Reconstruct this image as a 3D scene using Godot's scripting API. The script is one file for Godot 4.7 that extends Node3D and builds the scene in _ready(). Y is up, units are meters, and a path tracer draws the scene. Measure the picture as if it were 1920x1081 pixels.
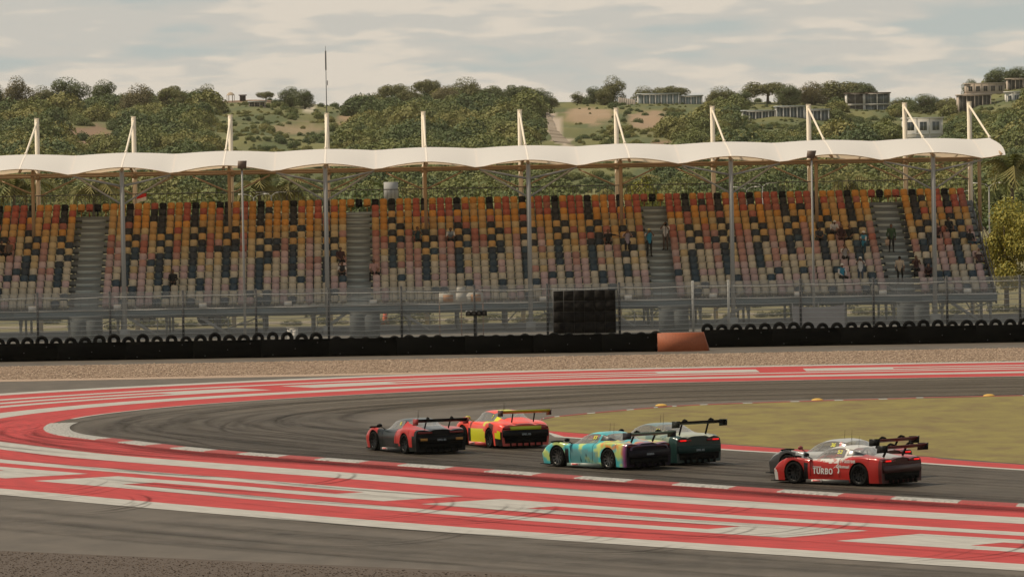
extends Node3D
# A race-track hairpin seen through a long lens: grandstand, tyre barrier, six GT cars, wooded hill.

const F := 10000.0          # focal length in pixels of the 1920 x 1081 photograph
const EYE := Vector3(0, 10.4, 0)
var cam_basis := Basis()
var rng := RandomNumberGenerator.new()
var names := {}
var M := {}

# ------------------------------------------------------------------ small helpers
func lin(r: float, g: float, b: float, a := 1.0) -> Color:      # a linear base colour as the sRGB colour Godot wants
	return Color(r, g, b, a).linear_to_srgb()

func mat(key: String, c: Color, rough := 0.8, metal := 0.0) -> StandardMaterial3D:
	if M.has(key):
		return M[key]
	var m = StandardMaterial3D.new()
	m.resource_name = key
	m.albedo_color = Color(c.r, c.g, c.b).linear_to_srgb()
	m.roughness = rough
	m.metallic = metal
	if c.r < 0.03 and c.g < 0.03 and metal == 0.0:
		m.metallic_specular = 0.22
	M[key] = m
	return m

func vmat(key: String, rough := 0.8, metal := 0.0) -> StandardMaterial3D:
	var m = mat(key, Color(1, 1, 1), rough, metal)
	m.vertex_color_use_as_albedo = true
	return m

func noise_tex(seed_: int, freq: float, lo: Color, hi: Color, oct := 4, size := 512, mid = null, stretch := 1) -> NoiseTexture2D:
	var n = FastNoiseLite.new()
	n.seed = seed_
	n.noise_type = FastNoiseLite.TYPE_SIMPLEX_SMOOTH
	n.frequency = freq
	n.fractal_octaves = oct
	var t = NoiseTexture2D.new()
	t.width = size
	t.height = size / stretch
	t.seamless = true
	t.noise = n
	var gr = Gradient.new()
	gr.set_color(0, lo.linear_to_srgb())
	gr.set_color(1, hi.linear_to_srgb())
	if mid != null:
		gr.add_point(0.5, (mid as Color).linear_to_srgb())
	t.color_ramp = gr
	return t

func dir_px(px: float, py: float) -> Vector3:
	return cam_basis * Vector3((px - 960.0) / F, -(py - 540.5) / F, -1.0)

func on_ground(px: float, py: float, h := 0.0) -> Vector3:       # where the line of sight through a pixel meets height h
	var d = dir_px(px, py)
	return EYE + d * ((h - EYE.y) / d.y)

func at_depth(px: float, py: float, z: float) -> Vector3:        # where it meets the plane z metres ahead
	var d = dir_px(px, py)
	return EYE + d * (-z / d.z)

func to_px(p: Vector3) -> Vector2:
	var q = cam_basis.inverse() * (p - EYE)
	return Vector2(960.0 - q.x / q.z * F, 540.5 + q.y / q.z * F)

func numbered(called: String) -> String:
	var n: int = names.get(called, 0)
	names[called] = n + 1
	return called if n == 0 else "%s_%03d" % [called, n]

func tag(o: Node3D, label: String, category := "", group := "", kind := "") -> void:
	if label: o.set_meta("label", label)
	if category: o.set_meta("category", category)
	if group: o.set_meta("group", group)
	if kind: o.set_meta("kind", kind)

func base(called: String, at: Vector3, turn := 0.0) -> Node3D:
	var o = Node3D.new()
	o.name = numbered(called)
	o.position = at
	o.rotation.y = turn
	add_child(o)
	return o

func put(called: String, mesh: Mesh, m: Material, parent: Node3D = null, at := Transform3D()) -> MeshInstance3D:
	var o = MeshInstance3D.new()
	o.mesh = mesh
	if m: o.material_override = m
	o.transform = at
	if parent == null:
		o.name = numbered(called)
		add_child(o)
	else:
		o.name = called
		parent.add_child(o, true)
	return o

func setting(called: String, mesh: Mesh, m: Material, label := "", parent: Node3D = null) -> MeshInstance3D:
	var o = put(called, mesh, m, parent)
	if parent == null:
		tag(o, label, "", "", "structure")
	return o

class MB:                                   # collects shapes; done() gives one mesh
	var st = SurfaceTool.new()
	var col = Color(1, 1, 1)
	func _init() -> void:
		st.begin(Mesh.PRIMITIVE_TRIANGLES)
	func smooth(on: bool) -> void:
		st.set_smooth_group(0 if on else 0xFFFFFFFF)
	func v(p: Vector3, uv := Vector2.ZERO) -> void:
		st.set_color(col)
		st.set_uv(uv)
		st.add_vertex(p)
	func tri(a: Vector3, b: Vector3, c: Vector3) -> void:
		v(a); v(b); v(c)
	func quad(a: Vector3, b: Vector3, c: Vector3, d: Vector3) -> void:   # clockwise from the front
		tri(a, b, c); tri(a, c, d)
	func quad_uv(a: Vector3, b: Vector3, c: Vector3, d: Vector3, ua: Vector2, ub: Vector2, uc: Vector2, ud: Vector2) -> void:
		v(a, ua); v(b, ub); v(c, uc); v(a, ua); v(c, uc); v(d, ud)
	func hull8(p: Array) -> void:          # 0-3 bottom ring, 4-7 top ring
		quad(p[0], p[1], p[2], p[3]); quad(p[7], p[6], p[5], p[4])
		for i in 4:
			var j = (i + 1) % 4
			quad(p[i], p[i + 4], p[j + 4], p[j])
	func box(c: Vector3, s: Vector3, b := Basis()) -> void:
		var h = s * 0.5
		var p = []
		for y in [-1, 1]:
			for k in [[-1, -1], [1, -1], [1, 1], [-1, 1]]:
				p.append(c + b * Vector3(k[0] * h.x, y * h.y, k[1] * h.z))
		hull8(p)
	func bar(a: Vector3, b: Vector3, w: float, d: float, up := Vector3.UP) -> void:   # a beam of w x d from a to b
		var y = (b - a).normalized()
		var x = y.cross(up)
		if x.length() < 0.01: x = y.cross(Vector3.RIGHT)
		x = x.normalized()
		box((a + b) * 0.5, Vector3(w, (b - a).length(), d), Basis(x, y, x.cross(y)))
	func tube(a: Vector3, b: Vector3, ra: float, rb := -1.0, n := 8, caps := true) -> void:
		if rb < 0.0: rb = ra
		var y = (b - a).normalized()
		var x = y.cross(Vector3.FORWARD)
		if x.length() < 0.05: x = y.cross(Vector3.RIGHT)
		x = x.normalized()
		var z = x.cross(y)
		for i in n:
			var t0 = TAU * i / n
			var t1 = TAU * (i + 1) / n
			var d0 = x * cos(t0) + z * sin(t0)
			var d1 = x * cos(t1) + z * sin(t1)
			quad(a + d0 * ra, a + d1 * ra, b + d1 * rb, b + d0 * rb)
			if caps:
				tri(a, a + d1 * ra, a + d0 * ra)
				tri(b, b + d0 * rb, b + d1 * rb)
	func path(pts: Array, r: float, n := 6) -> void:
		for i in pts.size() - 1:
			tube(pts[i], pts[i + 1], r, r, n, i == 0 or i == pts.size() - 2)
	func lathe(prof: Array, n: int, axis: int, c := Vector3.ZERO) -> void:   # prof: [radius, along]; axis 1 = y, 2 = z
		for i in n:
			var t0 = TAU * i / n
			var t1 = TAU * (i + 1) / n
			for k in prof.size() - 1:
				var q = []
				for e in [[k, t0], [k + 1, t0], [k + 1, t1], [k, t1]]:
					var r: float = prof[e[0]][0]
					var l: float = prof[e[0]][1]
					q.append(c + (Vector3(r * cos(e[1]), l, r * sin(e[1])) if axis == 1 else Vector3(r * cos(e[1]), r * sin(e[1]), l)))
				quad(q[0], q[1], q[2], q[3])
	func ball(c: Vector3, r: Vector3, n := 8, m := 6) -> void:
		for i in n:
			for j in m:
				var q = []
				for e in [[i, j], [i, j + 1], [i + 1, j + 1], [i + 1, j]]:
					var a: float = TAU * e[0] / n
					var b: float = PI * e[1] / m
					q.append(c + Vector3(r.x * sin(b) * cos(a), r.y * cos(b), r.z * sin(b) * sin(a)))
				quad(q[0], q[3], q[2], q[1])
	func done(normals := true) -> ArrayMesh:
		if normals: st.generate_normals()
		return st.commit()

func poly_sheet(pts: Array, y: float, tile := 10.0) -> ArrayMesh:      # a flat sheet inside an outline of [x, z]
	var p2 = PackedVector2Array()
	for p in pts: p2.append(Vector2(p[0], p[1]))
	var mb = MB.new()
	var idx = Geometry2D.triangulate_polygon(p2)
	for k in range(0, idx.size(), 3):
		var q = [p2[idx[k]], p2[idx[k + 1]], p2[idx[k + 2]]]
		if (q[1] - q[0]).cross(q[2] - q[0]) < 0.0: q.reverse()
		for w in q: mb.v(Vector3(w.x, y, w.y), w / tile)
	return mb.done()

func catmull(p: Array, n: int) -> Array:
	var out = []
	var q = p.duplicate()
	q.push_front(p[0] * 2.0 - p[1])
	q.push_back(p[-1] * 2.0 - p[-2])
	for i in range(1, q.size() - 2):
		for k in n:
			out.append(q[i].cubic_interpolate(q[i + 1], q[i - 1], q[i + 2], float(k) / n))
	out.append(p[-1])
	return out

func hash1(a: int, b := 0, c := 0) -> float:
	var n = (a * 73856093) ^ (b * 19349663) ^ (c * 83492791)
	n = (n ^ (n >> 13)) * 1274126177
	return float((n ^ (n >> 16)) & 0xFFFF) / 65535.0

# ------------------------------------------------------------------ camera, sky, sun
func _ready() -> void:
	rng.seed = 20240518
	var cam = Camera3D.new()
	cam.name = "camera"
	cam.fov = rad_to_deg(2.0 * atan(540.5 / F))
	cam.position = EYE
	cam_basis = Basis(Vector3.RIGHT, -atan(249.5 / F)) * Basis(Vector3.BACK, -deg_to_rad(1.05))
	cam.basis = cam_basis
	cam.near = 1.0
	cam.far = 9000.0
	add_child(cam)
	cam.current = true
	var env = Environment.new()
	env.background_mode = Environment.BG_SKY
	env.sky = Sky.new()
	var sm = PanoramaSkyMaterial.new()
	sm.panorama = sky_picture()
	env.sky.sky_material = sm
	env.background_energy_multiplier = 1.0
	env.tonemap_mode = Environment.TONE_MAPPER_LINEAR
	env.tonemap_exposure = 0.87
	env.sdfgi_enabled = true
	env.ssao_enabled = true
	env.ssil_enabled = true
	env.fog_enabled = true
	env.fog_density = 0.00003
	env.fog_light_color = lin(0.62, 0.57, 0.46)
	var we = WorldEnvironment.new()
	we.name = "world"
	we.environment = env
	add_child(we)
	var sun = DirectionalLight3D.new()
	sun.name = "sun"
	sun.light_energy = 1.6
	sun.light_color = lin(1.0, 0.86, 0.66)
	sun.light_angular_distance = 0.6
	sun.shadow_enabled = true
	sun.look_at_from_position(Vector3(-0.50, 0.85, -0.10), Vector3.ZERO, Vector3.UP)
	add_child(sun)
	print("sky ", Time.get_ticks_msec())
	materials()
	build_sky()
	build_ground()
	print("ground ", Time.get_ticks_msec())
	build_hill()
	print("hill ", Time.get_ticks_msec())
	build_stand()
	print("stand ", Time.get_ticks_msec())
	build_barriers()
	build_yard()
	print("yard ", Time.get_ticks_msec())
	build_cars()
	print("cars ", Time.get_ticks_msec())
	build_people()
	print("people ", Time.get_ticks_msec())

var sky_noise := FastNoiseLite.new()

func sky_tone(az: float, el: float, fine: bool) -> Color:      # broken cumulus over a pale warm blue, the same all round
	var rr = 27.0 / (1.0 + el * 6.0)
	var p = Vector3(cos(az) * rr, 3.0 * log(1.0 + el * 11.0), sin(az) * rr)
	var blue = Color(0.575, 0.612, 0.57).lerp(Color(0.12, 0.22, 0.33), clampf(el / 0.9, 0, 1) ** 0.7)
	if fine:
		var warp = Vector3(sky_noise.get_noise_3dv(p * 2.1), sky_noise.get_noise_3dv(p * 2.1 + Vector3(7, 3, 1)), 0.0)
		p += warp * 0.12
	var d = puff(p, fine)
	var above = puff(p + Vector3(-0.06, 0.20, 0.0), fine)
	var cover = smoothstep(-0.50, 0.06, d)
	var grey = Color(0.665, 0.635, 0.57).lerp(Color(0.83, 0.745, 0.63), smoothstep(-0.12, 0.30, d - above + 0.25 * d))
	return blue.lerp(grey, cover * lerpf(0.95, 0.45, clampf(el * 1.4, 0, 1)))

func puff(p: Vector3, fine: bool) -> float:
	var d = sky_noise.get_noise_3dv(p * 0.55) + 0.45 * sky_noise.get_noise_3dv(p * 1.4 + Vector3(5, 1, 7))
	if fine: d += 0.13 * sky_noise.get_noise_3dv(p * 4.6 + Vector3(2, 9, 4))
	return d

func sky_picture() -> ImageTexture:
	sky_noise.seed = 8
	sky_noise.noise_type = FastNoiseLite.TYPE_SIMPLEX_SMOOTH
	sky_noise.frequency = 1.0
	sky_noise.fractal_octaves = 3
	sky_noise.fractal_gain = 0.5
	var w = 2048
	var h = 1024
	var data = PackedFloat32Array()
	data.resize(w * h * 4)
	var i = 0
	for y in h:
		var el = (0.5 - (y + 0.5) / h) * PI
		var step = 1 if el < 0.12 and el > -0.01 else 8
		var c = Color()
		for x in w:
			if x % step == 0:
				c = Color(0.20, 0.17, 0.13) if el < -0.01 else sky_tone(x * TAU / w, el, false)
			data[i] = c.r
			data[i + 1] = c.g
			data[i + 2] = c.b
			data[i + 3] = 1.0
			i += 4
	return ImageTexture.create_from_image(Image.create_from_data(w, h, false, Image.FORMAT_RGBAF, data.to_byte_array()))

func build_sky() -> void:                 # the strip of sky low over the hill, with the cloud detail that a whole-sky picture is too coarse for
	var w = 1400
	var h = 300
	var az0 = deg_to_rad(-10.0)
	var az1 = deg_to_rad(10.0)
	var el1 = deg_to_rad(4.2)
	var data = PackedFloat32Array()
	data.resize(w * h * 4)
	var i = 0
	for y in h:
		var el = el1 * (1.0 - (y + 0.5) / h)
		for x in w:
			var c = sky_tone(lerpf(az0, az1, (x + 0.5) / w), el, true)
			data[i] = c.r
			data[i + 1] = c.g
			data[i + 2] = c.b
			data[i + 3] = 1.0
			i += 4
	var m = StandardMaterial3D.new()
	m.resource_name = "sky_glow"
	m.shading_mode = BaseMaterial3D.SHADING_MODE_UNSHADED
	m.albedo_texture = ImageTexture.create_from_image(Image.create_from_data(w, h, false, Image.FORMAT_RGBAF, data.to_byte_array()))
	m.texture_repeat = false
	var mb = MB.new()
	var R = 6000.0
	for k in 40:
		var q = []
		var u = []
		for e in [[k, 1.0], [k + 1, 1.0], [k + 1, 0.0], [k, 0.0]]:
			var t: float = e[0] / 40.0
			var az = lerpf(az0, az1, t)
			q.append(EYE + Vector3(sin(az) * R, tan(el1 * e[1]) * R, -cos(az) * R))
			u.append(Vector2(t, 1.0 - e[1]))
		mb.quad_uv(q[0], q[1], q[2], q[3], u[0], u[1], u[2], u[3])
	setting("sky", mb.done(), m, "pale sky with soft broken cumulus clouds")

# ------------------------------------------------------------------ materials shared by many things
func tri_noise(m: StandardMaterial3D, t: Texture2D, metres: float) -> void:
	m.albedo_texture = t
	m.uv1_triplanar = true
	m.uv1_world_triplanar = true
	m.uv1_scale = Vector3.ONE / metres

func materials() -> void:
	mat("steel_cream", Color(0.72, 0.62, 0.48), 0.5)
	mat("steel_grey", Color(0.30, 0.285, 0.26), 0.55)
	mat("steel_brown", Color(0.36, 0.24, 0.135), 0.6)
	mat("galvanised", Color(0.42, 0.41, 0.38), 0.5)
	mat("post_dark", Color(0.075, 0.075, 0.075), 0.6)
	mat("rubber", Color(0.006, 0.006, 0.006), 0.95)
	mat("belt", Color(0.0025, 0.0025, 0.0025), 1.0)
	M.belt.metallic_specular = 0.0
	mat("white_box", Color(0.75, 0.70, 0.62), 0.5)
	mat("concrete", Color(0.06, 0.056, 0.05), 0.9)
	tri_noise(M.concrete, noise_tex(4, 0.02, Color(0.65, 0.65, 0.65), Color(1, 1, 1)), 3.0)
	mat("deck", Color(0.16, 0.175, 0.175), 0.8)
	mat("stair", Color(0.33, 0.37, 0.365), 0.85)
	mat("fascia", Color(0.115, 0.15, 0.16), 0.7)
	mat("canvas", Color(0.70, 0.675, 0.645), 0.75)
	M.canvas.backlight_enabled = true
	M.canvas.backlight = Color(0.8, 0.72, 0.62)
	mat("trunk", Color(0.11, 0.085, 0.06), 0.9)
	vmat("leaf", 0.75)
	M.leaf.backlight_enabled = true
	M.leaf.backlight = Color(0.5, 0.5, 0.3)
	vmat("seat_plastic", 0.55)
	vmat("cloth", 0.9)
	# ground
	var a = mat("asphalt", Color(1, 1, 1), 0.6)
	a.albedo_texture = noise_tex(11, 0.012, Color(0.080, 0.066, 0.051), Color(0.122, 0.100, 0.078), 5, 1024)
	a.uv1_triplanar = true
	a.uv1_world_triplanar = true
	a.uv1_scale = Vector3(1.0 / 23.0, 1.0 / 23.0, 1.0 / 41.0)
	a.detail_enabled = true
	a.detail_blend_mode = BaseMaterial3D.BLEND_MODE_MUL
	a.detail_albedo = noise_tex(12, 0.08, Color(0.82, 0.82, 0.82), Color(1, 1, 1), 3)
	var g = mat("gravel", Color(1, 1, 1), 0.95)
	tri_noise(g, noise_tex(21, 0.16, Color(0.12, 0.080, 0.055), Color(0.46, 0.34, 0.245), 3, 1024, Color(0.30, 0.212, 0.15)), 9.0)
	g.uv1_scale = Vector3(1.0 / 14.0, 1.0 / 14.0, 1.0 / 42.0)
	var gd = mat("gravel_dark", Color(1, 1, 1), 0.95)
	tri_noise(gd, noise_tex(23, 0.16, Color(0.012, 0.008, 0.005), Color(0.16, 0.115, 0.085), 3, 1024, Color(0.062, 0.043, 0.031)), 7.0)
	var r = mat("red_paint", Color(1, 1, 1), 0.6)
	r.albedo_texture = noise_tex(31, 0.016, Color(0.25, 0.021, 0.019), Color(0.45, 0.036, 0.032), 5, 1024)
	r.uv1_scale = Vector3(0.03, 0.22, 1)
	var w = mat("white_paint", Color(1, 1, 1), 0.6)
	w.albedo_texture = noise_tex(32, 0.016, Color(0.27, 0.255, 0.23), Color(0.42, 0.40, 0.365), 5, 1024)
	w.uv1_scale = Vector3(0.035, 0.25, 1)
	for m in [a, r, w]: m.metallic_specular = 0.30
	mat("kerb_red", Color(0.36, 0.035, 0.03), 0.7)
	M.kerb_red.albedo_texture = noise_tex(33, 0.05, Color(0.35, 0.35, 0.35), Color(1, 1, 1), 4)
	M.kerb_red.uv1_scale = Vector3(0.4, 0.7, 1)
	mat("kerb_white", Color(0.38, 0.365, 0.335), 0.7)
	M.kerb_white.albedo_texture = noise_tex(34, 0.03, Color(0.12, 0.12, 0.12), Color(1, 1, 1), 5, 512, Color(0.72, 0.72, 0.72))
	M.kerb_white.uv1_scale = Vector3(0.25, 0.5, 1)
	var gr = mat("grass_ground", Color(1, 1, 1), 0.95)
	tri_noise(gr, noise_tex(41, 0.014, Color(0.105, 0.066, 0.022), Color(0.20, 0.165, 0.032), 5, 1024, Color(0.150, 0.118, 0.027)), 26.0)
	gr.albedo_texture.noise.fractal_gain = 0.72
	gr.albedo_texture.noise.fractal_octaves = 7
	gr.uv1_scale = Vector3(1.0 / 34.0, 1.0 / 26.0, 1.0 / 60.0)
	var fl = mat("field", Color(1, 1, 1), 0.95)
	tri_noise(fl, noise_tex(42, 0.02, Color(0.09, 0.085, 0.028), Color(0.21, 0.17, 0.075), 4, 512), 60.0)
	var rb = mat("rubber_marks", Color(0.02, 0.018, 0.017), 0.8)
	rb.vertex_color_use_as_albedo = true
	rb.transparency = BaseMaterial3D.TRANSPARENCY_ALPHA

# ------------------------------------------------------------------ the track
var edge_pts := []      # points of the outer edge of the track, metre by metre: Vector2(x, z)
var edge_nrm := []      # pointing out, towards the painted run-off
const EDGE_STEP := 1.0

func trace_edge() -> void:
	var raw = [[70, -239], [45, -240.2], [23, -241], [8, -241], [0, -239], [-7.6, -234.1], [-13.06, -228.5], [-16.4, -222.6], [-18.1, -217], [-18.6, -211], [-17.7, -204.8], [-15.35, -199.2], [-11.4, -191], [-5.96, -182.6], [-2.24, -177.1], [1.35, -171.6], [5.21, -166], [10.1, -159.2], [14.9, -153.2], [24, -142.5], [40, -124]]
	var p = []
	for q in raw: p.append(Vector2(q[0], q[1]))
	var fine = catmull(p, 40)
	var s = 0.0
	edge_pts.append(fine[0])
	var next = EDGE_STEP
	for i in range(1, fine.size()):
		var l: float = fine[i].distance_to(fine[i - 1])
		while s + l >= next:
			edge_pts.append(fine[i - 1].lerp(fine[i], (next - s) / l))
			next += EDGE_STEP
		s += l
	for i in edge_pts.size():
		var t: Vector2 = (edge_pts[mini(i + 2, edge_pts.size() - 1)] - edge_pts[maxi(i - 2, 0)]).normalized()
		edge_nrm.append(Vector2(-t.y, t.x))

func so(s: float, o: float, y := 0.0) -> Vector3:        # s metres along the edge, o metres outside it
	var i = clampi(int(s), 0, edge_pts.size() - 2)
	var f = clampf(s - i, 0, 1)
	var p: Vector2 = edge_pts[i].lerp(edge_pts[i + 1], f)
	var n: Vector2 = edge_nrm[i].lerp(edge_nrm[i + 1], f).normalized()
	return Vector3(p.x + n.x * o, y, p.y + n.y * o)

func band(mb: MB, s0: float, s1: float, o0: float, o1: float, y: float, skew := 0.0) -> void:
	var n = maxi(1, int((s1 - s0) / 1.0))
	for k in n:
		var a = lerpf(s0, s1, float(k) / n)
		var b = lerpf(s0, s1, float(k + 1) / n)
		mb.quad_uv(so(a, o0, y), so(b, o0, y), so(b + skew, o1, y), so(a + skew, o1, y), Vector2(a, o0), Vector2(b, o0), Vector2(b, o1), Vector2(a, o1))

func build_ground() -> void:
	trace_edge()
	setting("ground", poly_sheet([[-1500, 100], [1500, 100], [1500, -3200], [-1500, -3200]], -0.03), M.field, "dry ground stretching to the hill")
	setting("asphalt_road", poly_sheet([[-90, -80], [110, -80], [110, -283.9], [-90, -283.9]], 0.0), M.asphalt, "grey asphalt of the race track and its run-off")
	setting("service_road", poly_sheet([[-120, -284], [140, -284], [140, -331], [-120, -331]], -0.012), mat("road_grey", Color(0.10, 0.092, 0.08), 0.85), "grey service road between the fence and the grandstand")
	setting("car_park", poly_sheet([[-120, -338], [140, -338], [140, -343], [-120, -343]], -0.012), mat("sand_strip", Color(0.30, 0.245, 0.17), 0.9), "pale sandy strip behind the grandstand")
	# gravel traps
	setting("gravel_bed", poly_sheet([[-90, -254.5], [-25, -255.6], [-8, -255.3], [8, -256.6], [24, -257.4], [110, -257], [110, -274.6], [11, -274.6], [-10, -274.2], [-90, -274.4]], 0.004), M.gravel, "brown gravel trap before the tyre barrier")
	setting("gravel_verge", poly_sheet([[-60, -182], [-13.93, -143.6], [-4.49, -136.1], [1.71, -131.1], [34, -105], [34, -80], [-60, -80]], 0.006), M.gravel_dark, "dark brown gravel verge along the service lane")
	stones([-48, 40], [-274.3, -257.8], 80000, 0.028, 0.085, [Color(0.20, 0.138, 0.095), Color(0.43, 0.32, 0.23)], "loose brown stones of the gravel trap by the barrier", func(x, z): return z < -255.8 - 0.08 * maxf(x, 0.0) and z < -256.2)
	stones([-22, 8], [-152, -122], 40000, 0.014, 0.042, [Color(0.03, 0.020, 0.014), Color(0.17, 0.125, 0.092)], "loose dark stones of the gravel verge", func(x, z): return z > -131.1 + 0.80 * (x - 1.71) + 0.3 and z > -143.6 + 0.83 * (x + 13.93) + 0.3)
	# painted run-off: red sheet, white stripes on top
	var last = float(edge_pts.size() - 2)
	var mb = MB.new()
	band(mb, 2, last, 0.0, 16.7, 0.008)
	var red = setting("painted_runoff", mb.done(), M.red_paint, "red painted run-off with white stripes round the hairpin")
	var wy = 0.012
	for st in [[3.2, 5.0], [15.2, 16.75]]:
		mb = MB.new()
		band(mb, 2, last, st[0], st[1], wy)
		setting("white_stripe", mb.done(), M.white_paint, "", red)
	# the meander: three thin lanes, tied together by blocks on both sides of each gap
	for k in 6:
		var gc = 137.3 + 40.0 * (k - 3)
		var ga = 157.0 + 40.0 * (k - 3)
		var pieces = []
		pieces.append([ga + 1.0, ga + 39.0, 7.3, 8.25])          # lane a
		pieces.append([gc + 1.0, gc + 39.0, 11.5, 12.45])        # lane c
		pieces.append([gc + 1.0, ga - 1.0, 9.3, 10.25])          # lane b, first half
		pieces.append([ga + 1.0, gc + 39.0, 9.3, 10.25])         # lane b, second half
		pieces.append([gc + 1.0, gc + 5.0, 10.25, 11.5])         # blocks
		pieces.append([gc - 5.0, gc - 1.0, 10.25, 11.5])
		pieces.append([ga + 1.0, ga + 5.0, 8.25, 9.3])
		pieces.append([ga - 5.0, ga - 1.0, 8.25, 9.3])
		for q in pieces:
			var a = clampf(q[0], 3.0, last)
			var b = clampf(q[1], 3.0, last)
			if b - a < 0.5: continue
			mb = MB.new()
			band(mb, a, b, q[2], q[3], wy)
			setting("white_stripe", mb.done(), M.white_paint, "", red)
	# thin white line along the far track edge
	mb = MB.new()
	band(mb, 2, 100, -0.22, 0.0, 0.010)
	setting("white_line", mb.done(), M.white_paint, "white line along the far edge of the track")
	# kerb along the near side: red and white blocks with slanted ends
	var kerb = Node3D.new()
	kerb.name = "kerb"
	add_child(kerb)
	tag(kerb, "low kerb of worn red and white blocks along the track", "", "", "structure")
	for k in 17:
		var s0 = 103.0 + k * 5.3
		for half in 2:
			mb = MB.new()
			var a = s0 + (0.0 if half == 0 else 2.9)
			var b = s0 + (2.9 if half == 0 else 5.3)
			var white = half == 0 or k < 2
			var n = 4
			for j in n:
				var p = lerpf(a, b, float(j) / n)
				var q = lerpf(a, b, float(j + 1) / n)
				mb.quad_uv(so(p, -1.0, 0.012), so(q, -1.0, 0.012), so(q + 0.9, 0.0, 0.04), so(p + 0.9, 0.0, 0.04), Vector2(p, -1), Vector2(q, -1), Vector2(q, 0), Vector2(p, 0))
				mb.quad_uv(so(p + 0.9, 0.0, 0.04), so(q + 0.9, 0.0, 0.04), so(q + 0.9, 0.03, 0.009), so(p + 0.9, 0.03, 0.009), Vector2(p, 0), Vector2(q, 0), Vector2(q, 0), Vector2(p, 0))
			put("kerb_block", mb.done(), M.kerb_white if white else M.kerb_red, kerb)
	# grass island with its kerbs
	var near = []
	for q in [[1000, 802], [1032, 808], [1180, 818], [1350, 831], [1475, 840], [1735, 855], [1920, 870]]:
		var g = on_ground(q[0], q[1])
		near.append(Vector2(g.x, g.z))
	near.append(Vector2(34, -148))
	var far = []
	for q in [[1000, 795], [1010, 789], [1040, 782], [1200, 767], [1300, 760], [1500, 753], [1700, 747.5], [1920, 742]]:
		var g = on_ground(q[0], q[1])
		far.append(Vector2(g.x, g.z))
	far.append(Vector2(60, -223))
	var outline = []
	for q in near: outline.append([q.x, q.y])
	outline.append([110, -100])
	outline.append([110, -223])
	for i in range(far.size() - 1, -1, -1): outline.append([far[i].x, far[i].y])
	var isle = setting("grass_island", poly_sheet(outline, 0.006), M.grass_ground, "dry grass island inside the hairpin")
	for spec in [[near, 0.25, 1.75, M.red_paint, "red_kerb", "red painted kerb along the grass island"], [near, 1.75, 2.15, M.white_paint, "white_line", "white line beside the red kerb of the grass"]]:
		mb = MB.new()
		var line = catmull(spec[0].slice(1), 10)
		for i in line.size() - 1:
			var n0: Vector2 = (line[mini(i + 1, line.size() - 1)] - line[maxi(i - 1, 0)]).normalized().orthogonal() * -1.0
			var n1: Vector2 = (line[mini(i + 2, line.size() - 1)] - line[i]).normalized().orthogonal() * -1.0
			if n0.y < 0: n0 = -n0
			if n1.y < 0: n1 = -n1
			n0.x = -absf(n0.x); n1.x = -absf(n1.x)
			var f0 = minf(1.0, (i + 1) / 8.0)
			var f1 = minf(1.0, (i + 2) / 8.0)
			var q0: Vector2 = line[i] + n0 * spec[1] * f0
			var q1: Vector2 = line[i + 1] + n1 * spec[1] * f1
			var q2: Vector2 = line[i + 1] + n1 * spec[2] * f1
			var q3: Vector2 = line[i] + n0 * spec[2] * f0
			mb.quad_uv(Vector3(q0.x, 0.010, q0.y), Vector3(q1.x, 0.010, q1.y), Vector3(q2.x, 0.010, q2.y), Vector3(q3.x, 0.010, q3.y), Vector2(i, 0), Vector2(i + 1, 0), Vector2(i + 1, 2), Vector2(i, 2))
		setting(spec[4], mb.done(), spec[3], spec[5])
	var fk = Node3D.new()
	fk.name = "island_kerb"
	add_child(fk)
	tag(fk, "thin red and white kerb on the far side of the grass", "", "", "structure")
	var fl = catmull(far.slice(1), 12)
	for i in fl.size() - 1:
		mb = MB.new()
		var c = fl[i] as Vector2
		var d = fl[i + 1] as Vector2
		mb.quad(Vector3(c.x, 0.012, c.y - 0.55), Vector3(d.x, 0.012, d.y - 0.55), Vector3(d.x, 0.012, d.y + 0.05), Vector3(c.x, 0.012, c.y + 0.05))
		put("kerb_block", mb.done(), M.kerb_white if i % 5 == 2 else M.kerb_red, fk)
	for q in [[1240, 761], [1533, 750.5], [1855, 742.5]]:
		mb = MB.new()
		mb.smooth(true)
		var g = on_ground(q[0], q[1])
		for j in 12:
			for r in 4:
				var pts = []
				for e in [[j, r], [j, r + 1], [j + 1, r + 1], [j + 1, r]]:
					var t: float = TAU * e[0] / 12.0
					var h: float = cos(PI / 2 * e[1] / 4.0)
					var rad: float = sin(PI / 2 * e[1] / 4.0)
					pts.append(Vector3(0.25 * rad * cos(t), 0.085 * h, 0.22 * rad * sin(t)))
				mb.quad(pts[0], pts[3], pts[2], pts[1])
		var o = put("sausage_kerb", mb.done(), mat("yellow_hump", Color(0.50, 0.30, 0.05), 0.7), null, Transform3D(Basis(), g + Vector3(0, 0.012, 0)))
		tag(o, "small yellow kerb hump on the far edge of the grass island", "kerb hump", "yellow humps along the grass kerb")
	tyre_marks()

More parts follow.
